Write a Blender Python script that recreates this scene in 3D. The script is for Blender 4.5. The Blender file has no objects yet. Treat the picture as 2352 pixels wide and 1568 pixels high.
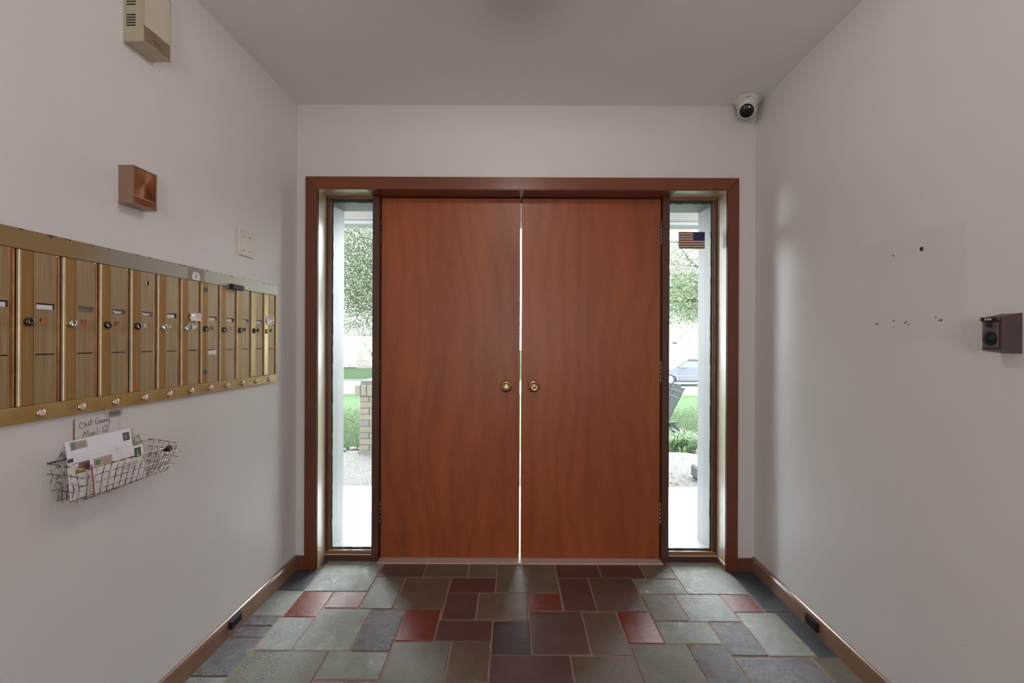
import bpy, bmesh, math, random
from mathutils import Vector, Matrix
random.seed(7)
PI = math.pi
scene = bpy.context.scene
C = scene.collection

# ---------------------------------------------------------------- camera, sky, light, exposure
cam_d = bpy.data.cameras.new('camera'); cam = bpy.data.objects.new('camera', cam_d); C.objects.link(cam)
cam_d.sensor_width = 36.0; cam_d.lens = 1117.0/2352.0*36.0; cam_d.clip_start = 0.02; cam_d.clip_end = 400
cam.matrix_world = Matrix.Translation((0, 0, 1.22)) @ Matrix.Rotation(PI/2, 4, 'X') @ Matrix.Rotation(0.0042, 4, 'Z')
scene.camera = cam

world = bpy.data.worlds.new('overcast_sky'); scene.world = world; world.use_nodes = True
wn = world.node_tree.nodes; wl = world.node_tree.links
bg = wn['Background']
tc = wn.new('ShaderNodeTexCoord'); nz = wn.new('ShaderNodeTexNoise'); nz.inputs['Scale'].default_value = 2.2
nz.inputs['Detail'].default_value = 5
rp = wn.new('ShaderNodeValToRGB')
rp.color_ramp.elements[0].color = (0.80, 0.86, 0.93, 1); rp.color_ramp.elements[0].position = 0.3
rp.color_ramp.elements[1].color = (0.97, 0.985, 1.0, 1); rp.color_ramp.elements[1].position = 0.7
wl.new(tc.outputs['Generated'], nz.inputs['Vector']); wl.new(nz.outputs['Fac'], rp.inputs['Fac'])
wl.new(rp.outputs['Color'], bg.inputs['Color'])
bg.inputs['Strength'].default_value = 26.0

def light(name, kind, loc, energy, color, size, rot=(0, 0, 0)):
    d = bpy.data.lights.new(name, kind); d.energy = energy; d.color = color
    if kind == 'POINT': d.shadow_soft_size = size
    else: d.shape = 'DISK'; d.size = size
    o = bpy.data.objects.new(name, d); o.location = loc; o.rotation_euler = rot; C.objects.link(o); return o
light('ceiling_lamp_light', 'POINT', (0.03, 1.38, 2.335), 25, (1.0, 0.86, 0.79), 0.05)
light('added_fill_light', 'POINT', (0.05, -1.4, 1.35), 54, (1.0, 0.965, 0.95), 0.30)  # added fill behind the camera; stands for no actual lamp

vs = scene.view_settings
vs.view_transform = 'Standard'; vs.look = 'None'; vs.gamma = 1; vs.use_curve_mapping = False; vs.exposure = 0.0

# ---------------------------------------------------------------- materials
MATS = {}
def S(v): return tuple(((c/255)/12.92 if c/255 <= 0.04045 else ((c/255+0.055)/1.055)**2.4) for c in v)
class NT:
    def __init__(s, name, rough=0.5, metal=0.0, spec=0.5, coat=0.0, coatr=0.1):
        m = bpy.data.materials.new(name); m.use_nodes = True; s.m = m; s.n = m.node_tree.nodes; s.l = m.node_tree.links
        s.b = s.n['Principled BSDF']
        s.b.inputs['Roughness'].default_value = rough; s.b.inputs['Metallic'].default_value = metal
        s.b.inputs['Specular IOR Level'].default_value = spec
        s.b.inputs['Coat Weight'].default_value = coat; s.b.inputs['Coat Roughness'].default_value = coatr
        s.tc = s.n.new('ShaderNodeTexCoord'); MATS[name] = m
    def coord(s, scale=(1, 1, 1), rand=False, kind='Object', rot=(0, 0, 0)):
        mp = s.n.new('ShaderNodeMapping'); mp.inputs['Scale'].default_value = scale; mp.inputs['Rotation'].default_value = rot
        s.l.new(s.tc.outputs[kind], mp.inputs['Vector'])
        if rand:
            oi = s.n.new('ShaderNodeObjectInfo'); mul = s.n.new('ShaderNodeMath'); mul.operation = 'MULTIPLY'
            mul.inputs[1].default_value = 37.0; s.l.new(oi.outputs['Random'], mul.inputs[0])
            s.l.new(mul.outputs[0], mp.inputs['Location'])
        return mp.outputs['Vector']
    def noise(s, vec, scale=5, detail=4, rough=0.55, dist=0.0):
        t = s.n.new('ShaderNodeTexNoise'); t.inputs['Scale'].default_value = scale; t.inputs['Detail'].default_value = detail
        t.inputs['Roughness'].default_value = rough; t.inputs['Distortion'].default_value = dist
        s.l.new(vec, t.inputs['Vector']); return t.outputs['Fac']
    def ramp(s, fac, stops):
        r = s.n.new('ShaderNodeValToRGB'); e = r.color_ramp.elements
        while len(e) < len(stops): e.new(0.5)
        for i, (p, c) in enumerate(stops):
            e[i].position = p; e[i].color = (c[0], c[1], c[2], 1)
        s.l.new(fac, r.inputs['Fac']); return r.outputs['Color']
    def mix(s, fac, a, b, mode='MIX'):
        x = s.n.new('ShaderNodeMix'); x.data_type = 'RGBA'; x.blend_type = mode
        for k, v in ((0, fac), (6, a), (7, b)):
            if isinstance(v, (int, float)): x.inputs[k].default_value = v
            elif isinstance(v, tuple): x.inputs[k].default_value = (v[0], v[1], v[2], 1)
            else: s.l.new(v, x.inputs[k])
        return x.outputs[2]
    def color(s, c):
        if isinstance(c, tuple): s.b.inputs['Base Color'].default_value = (c[0], c[1], c[2], 1)
        else: s.l.new(c, s.b.inputs['Base Color'])
    def bump(s, h, strength=0.3, dist=0.01, prev=None):
        b = s.n.new('ShaderNodeBump'); b.inputs['Strength'].default_value = strength; b.inputs['Distance'].default_value = dist
        s.l.new(h, b.inputs['Height'])
        if prev is not None: s.l.new(prev, b.inputs['Normal'])
        s.l.new(b.outputs['Normal'], s.b.inputs['Normal']); return b.outputs['Normal']

def plain(name, c, rough=0.5, metal=0.0, coat=0.0, var=0.12, vscale=30, bump=0.0, bscale=80, spec=0.5, coatr=0.1, bdist=0.002):
    t = NT(name, rough, metal, spec, coat, coatr); v = t.coord()
    f = t.noise(v, vscale, 4)
    t.color(t.ramp(f, [(0.3, tuple(x*(1-var) for x in c)), (0.7, tuple(min(1, x*(1+var)) for x in c))]))
    if bump: t.bump(t.noise(v, bscale, 3), bump, bdist)
    return t.m

def paint(name, c, rough, bs=0.5):
    t = NT(name, rough); v = t.coord()
    f = t.noise(v, 1.7, 3)
    t.color(t.ramp(f, [(0.3, tuple(x*0.965 for x in c)), (0.7, c)]))
    n1 = t.bump(t.noise(v, 190, 3), bs, 0.0012)
    sp = t.ramp(t.noise(v, 26, 2, 0.4), [(0.70, (0, 0, 0)), (0.76, (1, 1, 1))])
    t.bump(sp, 0.25, 0.0012, n1)
    return t.m
M_wall = paint('wall_paint', (0.72, 0.705, 0.70), 0.42)
M_front = paint('front_wall_paint', (0.665, 0.635, 0.61), 0.45)
M_ceil = paint('ceiling_paint', (0.83, 0.825, 0.81), 0.6, 0.12)
M_patch = paint('old_paint_patch', (0.70, 0.682, 0.675), 0.46, 0.5)

def slate(name, c1, c2, rough, bs, rot=0.5, aspect=4.5):
    t = NT(name, rough, spec=0.8); v = t.coord(rand=True, kind='Object')
    v2 = t.coord((1, aspect, 1), True, rot=(0, 0, rot))
    f = t.noise(v, 9, 6, 0.6, 0.6); g = t.noise(v2, 42, 7, 0.68, 1.8)
    base = t.ramp(f, [(0.32, c1), (0.68, c2)])
    vein = t.ramp(g, [(0.60, (0, 0, 0)), (0.72, (1, 1, 1))])
    lt = tuple(min(1, x*1.55+0.02) for x in c2)
    col = t.mix(t.mix(0.36, (0, 0, 0), vein), base, lt)
    fl = t.ramp(t.noise(v, 170, 2, 0.7), [(0.70, (0, 0, 0)), (0.76, (1, 1, 1))])
    col = t.mix(t.mix(0.45, (0, 0, 0), fl), col, tuple(min(1, x*1.9+0.04) for x in c2))
    t.color(col)
    rr = t.n.new('ShaderNodeMapRange'); rr.inputs['To Min'].default_value = rough-0.18; rr.inputs['To Max'].default_value = rough+0.0
    t.l.new(f, rr.inputs['Value']); t.l.new(rr.outputs[0], t.b.inputs['Roughness'])
    n1 = t.bump(g, min(1, bs*1.7), 0.012)
    t.bump(t.noise(v, 14, 5, 0.6, 1.0), bs*1.2, 0.016, n1)
    return t.m
SL = {
 'lg': slate('slate_grey_green_glare', S((128, 134, 126)), S((152, 158, 150)), 0.34, 0.28, 0.7),  # grey-green slate lightened in colour to carry window glare
 'gg': slate('slate_grey_green', S((92, 86, 70)), S((114, 107, 90)), 0.40, 0.22, 0.5),
 'ol': slate('slate_olive_brown', S((92, 78, 62)), S((112, 95, 76)), 0.42, 0.18, 1.2),
 'br': slate('slate_brown', S((82, 60, 50)), S((100, 76, 62)), 0.42, 0.22, 0.3),
 'dr': slate('slate_plum_brown', S((78, 46, 40)), S((96, 60, 52)), 0.44, 0.20, 0.1),
 'rd': slate('slate_brick_red', S((108, 38, 25)), S((124, 50, 34)), 0.42, 0.12, 0.9),
 'pk': slate('slate_rose_purple', S((124, 84, 82)), S((140, 102, 98)), 0.36, 0.20, 1.1),
 'pu': slate('slate_purple_grey', S((84, 76, 84)), S((104, 96, 102)), 0.36, 0.30, 0.2),
 'db': slate('slate_blue_black', S((52, 58, 66)), S((70, 77, 86)), 0.40, 0.22, 0.6),
 'bk': slate('slate_black', S((44, 34, 30)), S((60, 48, 42)), 0.42, 0.28, 1.5),
}
M_grout = plain('grout', S((158, 134, 116)), 0.8, var=0.18, vscale=60, bump=0.5, bscale=300)

def wood(name, c1, c2, c3, rough=0.35, coat=0.35, coatr=0.25, scale=1.0, axis='Z', wav=True, bs=0.05, spec=0.4, scratch=False):
    t = NT(name, rough, coat=coat, coatr=coatr, spec=spec)
    sc = {'Z': (14, 14, 1.1), 'X': (1.1, 14, 14), 'Y': (14, 1.1, 14)}[axis]
    sc2 = {'Z': (2.2, 2.2, 0.35), 'X': (0.35, 2.2, 2.2), 'Y': (2.2, 0.35, 2.2)}[axis]
    v = t.coord(tuple(x*scale for x in sc), True); v2 = t.coord(tuple(x*scale for x in sc2), True)
    fine = t.noise(v, 14, 5, 0.65); broad = t.noise(v2, 2.4, 3, 0.5, 0.4)
    base = t.ramp(broad, [(0.30, c1), (0.52, c2), (0.75, c3)])
    col = t.mix(0.28, base, t.ramp(fine, [(0.35, tuple(x*0.55 for x in c1)), (0.65, tuple(min(1, x*1.25) for x in c2))]))
    if wav:
        w = t.n.new('ShaderNodeTexWave'); w.wave_type = 'BANDS'; w.bands_direction = 'X'
        w.inputs['Scale'].default_value = 2.2; w.inputs['Distortion'].default_value = 13.0; w.inputs['Detail'].default_value = 2
        w.inputs['Detail Scale'].default_value = 0.8
        t.l.new(t.coord((1.5, 1.5, 0.50)), w.inputs['Vector'])
        col = t.mix(0.16, col, t.ramp(w.outputs['Fac'], [(0.0, tuple(x*0.62 for x in c1)), (0.30, c2), (1.0, c3)]))
    if scratch:
        f2 = t.noise(t.coord((60, 2.2, 60)), 6, 3, 0.7)
        col = t.mix(t.mix(0.55, (0, 0, 0), t.ramp(f2, [(0.66, (0, 0, 0)), (0.70, (1, 1, 1))])), col, S((205, 190, 172)))
    t.color(col); t.bump(fine, bs, 0.002)
    return t.m
M_door = wood('door_veneer', (0.235, 0.050, 0.013), (0.330, 0.076, 0.017), (0.42, 0.108, 0.024), 0.42, 0.20, 0.35)
M_trim = wood('casing_wood', (0.100, 0.026, 0.011), (0.140, 0.036, 0.013), (0.18, 0.048, 0.017), 0.40, 0.30, 0.3, wav=False)
M_trimX = wood('casing_wood_head', (0.125, 0.030, 0.011), (0.175, 0.042, 0.013), (0.22, 0.056, 0.017), 0.40, 0.30, 0.3, axis='X', wav=False)
M_post = wood('mullion_wood', (0.060, 0.020, 0.012), (0.085, 0.028, 0.015), (0.11, 0.036, 0.018), 0.38, 0.35, 0.3, wav=False)
M_jamb = wood('jamb_varnish_glare', S((178, 158, 132)), S((196, 178, 154)), S((208, 192, 170)), 0.30, 1.0, 0.18, wav=False, spec=0.6)  # brown varnish drawn pale so the colour carries the window glare
M_jambX = wood('jamb_varnished_head', S((110, 78, 52)), S((135, 100, 70)), S((150, 116, 84)), 0.30, 0.6, 0.22, axis='X', wav=False, spec=0.6)
M_bead = wood('stop_bead_wood', S((120, 78, 44)), S((142, 98, 60)), S((160, 116, 76)), 0.3, 0.6, 0.2, wav=False)
M_base = wood('baseboard_wood', (0.19, 0.095, 0.055), (0.25, 0.135, 0.082), (0.31, 0.18, 0.115), 0.30, 0.5, 0.22, axis='Y', wav=False, scratch=True)
M_baseX = wood('baseboard_wood_front', (0.11, 0.042, 0.024), (0.145, 0.055, 0.030), (0.18, 0.07, 0.038), 0.32, 0.5, 0.25, axis='X', wav=False)
M_raw = plain('raw_chipped_wood', S((178, 130, 92)), 0.7)
M_thresh = plain('threshold_stone', S((196, 168, 156)), 0.55, var=0.12, vscale=90, bump=0.15)
M_putty = plain('old_putty', S((58, 66, 58)), 0.6, var=0.3, vscale=60, bump=0.5, bscale=90)
M_brass = plain('aged_brass', S((196, 166, 126)), 0.26, 1.0, var=0.18, vscale=60)
M_hinge = plain('hinge_bronze', S((92, 84, 66)), 0.4, 0.8, var=0.2)
M_hinge2 = plain('hinge_bronze_highlight', S((150, 142, 128)), 0.35, 0.9, var=0.2)  # hinge bronze lightened; its silvery highlight is put into the colour

# mailbox metals
def gold(name, c1, c2, rough, streak=True, sc=(1, 800, 3), mt=0.35):
    t = NT(name, rough, mt); v = t.coord(sc); w = t.coord()
    if streak: f = t.noise(v, 1.0, 3, 0.7)
    else: f = t.noise(w, 22, 4)
    col = t.ramp(f, [(0.36, c1), (0.64, c2)])
    wear = t.ramp(t.noise(w, 34, 6, 0.75, 0.5), [(0.64, (0, 0, 0)), (0.78, (1, 1, 1))])
    col = t.mix(t.mix(0.4, (0, 0, 0), wear), col, S((205, 196, 180)))
    t.color(col)
    if streak: t.bump(f, 0.25, 0.0006)
    return t.m
M_gold = gold('anodised_gold_frame', S((176, 146, 88)), S((190, 162, 104)), 0.34, False)
M_stripe = gold('striped_brass_panel', S((132, 106, 66)), S((188, 166, 128)), 0.42, True)
M_lockstrip = gold('brushed_gold_strip', S((184, 154, 92)), S((200, 174, 118)), 0.24, True, (1, 160, 1), 0.6)
M_orange = gold('amber_bevel', S((134, 84, 34)), S((164, 112, 54)), 0.34, False)
M_bead_m = plain('polished_edge_strip', S((226, 214, 180)), 0.25, 0.6)
M_rail = NT('worn_rail_window_sheen', 0.36, 0.3)
_v = M_rail.coord(); _y = M_rail.n.new('ShaderNodeSeparateXYZ'); M_rail.l.new(_v, _y.inputs[0])
_g = M_rail.ramp(_y.outputs[1], [(0.0, S((160, 130, 82))), (0.40, S((156, 134, 94))), (0.52, S((158, 154, 142))), (1.0, S((176, 176, 160)))])  # gold turning silvery along the rail paints in the window reflection
_w = M_rail.ramp(M_rail.noise(_v, 30, 7, 0.75, 0.8), [(0.63, (0, 0, 0)), (0.69, (1, 1, 1))])
_e = M_rail.ramp(_y.outputs[2], [(0.0, (0, 0, 0)), (1.0, (0, 0, 0))])
_mr = M_rail.n.new('ShaderNodeMapRange'); _mr.inputs['From Min'].default_value = 1.470; _mr.inputs['From Max'].default_value = 1.486; _mr.inputs['To Min'].default_value = -0.10; _mr.inputs['To Max'].default_value = 0.14
M_rail.l.new(_y.outputs[2], _mr.inputs['Value']); _ad = M_rail.n.new('ShaderNodeMath'); _ad.operation = 'ADD'
M_rail.l.new(_mr.outputs[0], _ad.inputs[0]); M_rail.l.new(M_rail.noise(_v, 46, 6, 0.75, 0.6), _ad.inputs[1])
_c = M_rail.mix(M_rail.mix(0.55, (0, 0, 0), _w), _g, S((120, 104, 92)))
M_rail.color(M_rail.mix(M_rail.ramp(_ad.outputs[0], [(0.66, (0, 0, 0)), (0.69, (1, 1, 1))]), _c, S((84, 50, 38)))); M_rail = M_rail.m
M_dark = plain('dark_recess', (0.012, 0.011, 0.010), 0.7)
M_black = plain('black_rubber', (0.010, 0.010, 0.011), 0.6, var=0.4, bump=0.3, bscale=60, spec=0.25)
M_lockd = plain('dark_lock_metal', S((92, 84, 80)), 0.25, 1.0)
M_locks = plain('chrome_lock', S((205, 200, 195)), 0.2, 1.0)
M_lockb = plain('brass_lock', S((215, 200, 150)), 0.25, 1.0)
M_paper = plain('white_paper', (0.78, 0.76, 0.77), 0.6, var=0.02, vscale=8)
M_paper2 = plain('envelope_paper', (0.84, 0.83, 0.86), 0.55, var=0.02, vscale=8)
M_card_o = plain('orange_number_card', S((206, 120, 78)), 0.7)
M_card_g = plain('grey_empty_slot', S((120, 116, 108)), 0.5)
M_tape = plain('crumpled_clear_tape', (0.80, 0.78, 0.75), 0.18, coat=0.6, var=0.15, vscale=70, bump=0.9, bscale=60, bdist=0.004)
M_ink = plain('black_ink', (0.02, 0.02, 0.025), 0.6)
M_blue = plain('blue_ink', S((40, 80, 120)), 0.6)
M_red = plain('red_print', S((176, 50, 52)), 0.6)
M_btn = plain('button_cream', S((210, 190, 176)), 0.35)
M_wire = NT('worn_coated_wire', 0.35, 0.4)
_v = M_wire.coord(); _f = M_wire.noise(_v, 60, 3, 0.6)
M_wire.color(M_wire.ramp(_f, [(0.44, S((70, 56, 48))), (0.48, S((160, 140, 122))), (0.60, S((214, 200, 182)))])); M_wire = M_wire.m
M_plastic = plain('beige_plastic', S((182, 170, 146)), 0.45, var=0.03)
M_grille = NT('woven_speaker_cloth', 0.7)
_v = M_grille.coord((1, 1, 1)); _w = M_grille.n.new('ShaderNodeTexWave'); _w.inputs['Scale'].default_value = 160; _w.bands_direction = 'Z'
M_grille.l.new(_v, _w.inputs['Vector'])
M_grille.color(M_grille.ramp(_w.outputs['Fac'], [(0, S((190, 182, 168))), (1, S((202, 194, 180)))])); M_grille.bump(_w.outputs['Fac'], 0.05, 0.0005); M_grille = M_grille.m
M_taupe = plain('taupe_band', S((140, 124, 108)), 0.4, metal=0.3)
M_copper = plain('copper_housing', S((150, 122, 104)), 0.35, metal=0.4, var=0.04)
# radially brushed copper
t = NT('radial_brushed_copper', 0.26, 1.0)
_v = t.coord(); _sx = t.n.new('ShaderNodeSeparateXYZ'); t.l.new(_v, _sx.inputs[0])
_sy = t.n.new('ShaderNodeMath'); _sy.operation = 'SUBTRACT'; _sy.inputs[1].default_value = 0.048; t.l.new(_sx.outputs[1], _sy.inputs[0])
_sz = t.n.new('ShaderNodeMath'); _sz.operation = 'SUBTRACT'; _sz.inputs[1].default_value = 0.072; t.l.new(_sx.outputs[2], _sz.inputs[0])
_an = t.n.new('ShaderNodeMath'); _an.operation = 'ARCTAN2'; t.l.new(_sz.outputs[0], _an.inputs[0]); t.l.new(_sy.outputs[0], _an.inputs[1])
_cb = t.n.new('ShaderNodeCombineXYZ'); t.l.new(_an.outputs[0], _cb.inputs[0])
_f = t.noise(_cb.outputs[0], 60, 3, 0.6)
t.color(t.ramp(_f, [(0.35, S((160, 112, 74))), (0.65, S((204, 152, 108)))]))
_tg = t.n.new('ShaderNodeCombineXYZ'); _ng = t.n.new('ShaderNodeMath'); _ng.operation = 'MULTIPLY'; _ng.inputs[1].default_value = -1
t.l.new(_sy.outputs[0], _ng.inputs[0]); t.l.new(_sz.outputs[0], _tg.inputs[1]); t.l.new(_ng.outputs[0], _tg.inputs[2])
_vt = t.n.new('ShaderNodeVectorTransform'); _vt.vector_type = 'VECTOR'; _vt.convert_from = 'OBJECT'; _vt.convert_to = 'WORLD'
t.l.new(_tg.outputs[0], _vt.inputs[0]); _nm = t.n.new('ShaderNodeVectorMath'); _nm.operation = 'NORMALIZE'; t.l.new(_vt.outputs[0], _nm.inputs[0])
t.l.new(_nm.outputs[0], t.b.inputs['Tangent']); t.b.inputs['Anisotropic'].default_value = 0.85
M_radial = t.m
M_plate = plain('ivory_plate', S((206, 198, 184)), 0.35, var=0.03)
M_camw = plain('camera_white', S((208, 204, 196)), 0.35, var=0.02)
M_lens = plain('camera_black_glass', (0.008, 0.008, 0.010), 0.12, coat=0.0)
M_kbox = plain('maroon_brown_metal', S((84, 64, 66)), 0.45, metal=0.2, var=0.08, bump=0.15, bscale=300)
M_kface = plain('grey_brown_face', S((112, 98, 96)), 0.4, metal=0.4, var=0.05)
M_white_ink = plain('white_print', (0.75, 0.75, 0.75), 0.6)
# outside
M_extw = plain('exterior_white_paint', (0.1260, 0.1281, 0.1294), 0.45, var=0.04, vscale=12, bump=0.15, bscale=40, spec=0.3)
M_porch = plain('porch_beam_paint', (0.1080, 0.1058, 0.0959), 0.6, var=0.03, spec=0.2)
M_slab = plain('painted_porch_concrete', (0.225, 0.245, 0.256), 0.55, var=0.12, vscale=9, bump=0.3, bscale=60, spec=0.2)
M_walk = plain('aggregate_concrete', (0.0606, 0.0590, 0.0558), 0.9, var=0.45, vscale=55, bump=0.6, bscale=120, bdist=0.004, spec=0.05)
M_street = plain('pale_street', (0.1600, 0.1600, 0.1560), 0.85, var=0.08, vscale=3, spec=0.05)
M_soil = plain('mulch_soil', (0.0294, 0.0231, 0.0189), 0.9, var=0.5, vscale=40, bump=0.7, bscale=60, spec=0.05)
def lawnmat(name, a, b):
    t = NT(name, 0.95, spec=0.0); v = t.coord(); f = t.noise(v, 3, 7, 0.75)
    t.color(t.ramp(f, [(0.35, a), (0.65, b)])); t.bump(t.noise(v, 60, 4), 0.6, 0.02); return t.m
M_lawn = lawnmat('lawn_turf', (0.0307, 0.0486, 0.0258), (0.0437, 0.0620, 0.0357))
M_far = lawnmat('far_turf', (0.0139, 0.0224, 0.0121), (0.0195, 0.0288, 0.0167))
M_blade = plain('grass_blade', (0.0349, 0.0520, 0.0256), 0.6, var=0.3, vscale=8, spec=0.1)
def leafmat(name, a, b):
    t = NT(name, 0.5); g = t.n.new('ShaderNodeNewGeometry')
    t.color(t.ramp(g.outputs['Random Per Island'], [(0.0, a), (1.0, b)]))
    t.b.inputs['Transmission Weight'].default_value = 0.0
    tr = t.n.new('ShaderNodeBsdfTranslucent'); tr.inputs[0].default_value = (b[0]*1.2, b[1]*1.3, b[2], 1)
    mx = t.n.new('ShaderNodeMixShader'); mx.inputs[0].default_value = 0.35
    t.l.new(t.b.outputs[0], mx.inputs[1]); t.l.new(tr.outputs[0], mx.inputs[2])
    t.l.new(mx.outputs[0], t.n['Material Output'].inputs[0]); return t.m
M_leafA = leafmat('leaves_grey_green', (0.0256, 0.0395, 0.0232), (0.0698, 0.0860, 0.0535))
M_leafB = leafmat('leaves_fresh_green', (0.0297, 0.0475, 0.0198), (0.0752, 0.0990, 0.0475))
M_leafC = leafmat('leaves_dark_green', (0.0151, 0.0259, 0.0138), (0.0389, 0.0540, 0.0302))
M_plant = leafmat('daylily_leaf', (0.0268, 0.0558, 0.0223), (0.0670, 0.1071, 0.0491))
M_bark = plain('bark', (0.0252, 0.0210, 0.0189), 0.9, var=0.3, bump=0.6, bscale=30, spec=0.05)
M_dead = plain('dead_leaf', (0.0792, 0.0576, 0.0360), 0.8, var=0.4, vscale=20, spec=0.1)
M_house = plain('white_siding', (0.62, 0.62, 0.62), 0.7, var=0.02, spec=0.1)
M_roof = plain('grey_roof', (0.0924, 0.0924, 0.1008), 0.8, var=0.15, vscale=20, spec=0.1)
M_fence = plain('weathered_fence', (0.0847, 0.0770, 0.0693), 0.85, var=0.25, vscale=14, spec=0.1)
M_carp = plain('silver_blue_car_paint', (0.0628, 0.0698, 0.0883), 0.35, metal=0.0, coat=0.15, var=0.02, coatr=0.03)
M_carglass = plain('car_window_glass', (0.10, 0.12, 0.13), 0.05, coat=1.0)
M_tire = plain('tyre_rubber', (0.02, 0.02, 0.02), 0.8)
M_rim = plain('wheel_rim', (0.5, 0.5, 0.5), 0.3, metal=0.8)
M_green = plain('dark_green_plastic', (0.0034, 0.0083, 0.0073), 0.7, var=0.12, vscale=30, spec=0.15)
M_greyb = plain('dark_grey_plastic', (0.0088, 0.0098, 0.0127), 0.6, spec=0.3)
M_stone = plain('pale_edging_stone', (0.0756, 0.0702, 0.0675), 0.85, var=0.3, vscale=25, bump=0.4, bscale=40, spec=0.1)
M_brick = [plain('pale_brick_%s' % n, c, 0.85, var=0.22, vscale=70, bump=0.5, bscale=120, spec=0.1) for n, c in
           (('tan', (0.080, 0.070, 0.056)), ('grey', (0.070, 0.064, 0.057)), ('buff', (0.086, 0.074, 0.058)))]
M_mortar = plain('mortar', (0.0540, 0.0518, 0.0473), 0.9, bump=0.3, spec=0.05)
M_hglass = plain('house_window_glass', (0.0294, 0.0336, 0.0336), 0.08, coat=1.0)
# window glass: Fresnel-weighted clear / mirror
g = bpy.data.materials.new('clear_glass'); g.use_nodes = True; gn = g.node_tree.nodes; gl = g.node_tree.links
gn.remove(gn['Principled BSDF']); a_ = gn.new('ShaderNodeBsdfTransparent'); a_.inputs[0].default_value = (0.96, 0.98, 0.97, 1)
b_ = gn.new('ShaderNodeBsdfGlossy'); b_.inputs['Roughness'].default_value = 0.0; fr = gn.new('ShaderNodeFresnel'); fr.inputs[0].default_value = 1.45
mx = gn.new('ShaderNodeMixShader'); gl.new(fr.outputs[0], mx.inputs[0]); gl.new(a_.outputs[0], mx.inputs[1]); gl.new(b_.outputs[0], mx.inputs[2])
gl.new(mx.outputs[0], gn['Material Output'].inputs[0]); M_glass = g
# clear film / pouch
g = bpy.data.materials.new('clear_film'); g.use_nodes = True; gn = g.node_tree.nodes; gl = g.node_tree.links
gp = gn['Principled BSDF']; gp.inputs['Base Color'].default_value = (0.8, 0.74, 0.68, 1); gp.inputs['Roughness'].default_value = 0.15
a_ = gn.new('ShaderNodeBsdfTransparent'); mx = gn.new('ShaderNodeMixShader'); mx.inputs[0].default_value = 0.10
gl.new(a_.outputs[0], mx.inputs[1]); gl.new(gp.outputs[0], mx.inputs[2]); gl.new(mx.outputs[0], gn['Material Output'].inputs[0]); M_film = g
def flat(name, c, rough=0.5): return plain(name, c, rough, var=0.01)
def decal(name, c):
    t = NT(name, 0.5); t.color(c); tr = t.n.new('ShaderNodeBsdfTranslucent'); tr.inputs[0].default_value = (c[0], c[1], c[2], 1)
    mx = t.n.new('ShaderNodeMixShader'); mx.inputs[0].default_value = 0.45
    t.l.new(t.b.outputs[0], mx.inputs[1]); t.l.new(tr.outputs[0], mx.inputs[2]); t.l.new(mx.outputs[0], t.n['Material Output'].inputs[0]); return t.m
M_flagw = decal('flag_white', (0.62, 0.62, 0.60)); M_flagr = decal('flag_red', S((190, 84, 50))); M_flagb = decal('flag_blue', (0.012, 0.018, 0.16))
M_lab1 = flat('address_label_blue', S((134, 140, 170))); M_lab2 = flat('address_label_buff', S((196, 180, 166)))
M_lab3 = flat('label_leaf_green', S((120, 132, 84))); M_st1 = flat('stamp_dark', S((74, 82, 78))); M_st2 = flat('stamp_green', S((50, 96, 62)))
M_env_d = flat('dark_paper', S((84, 76, 84))); M_env_y = flat('ochre_print', S((150, 130, 70))); M_env_p = flat('mauve_print', S((140, 104, 112)))

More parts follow.
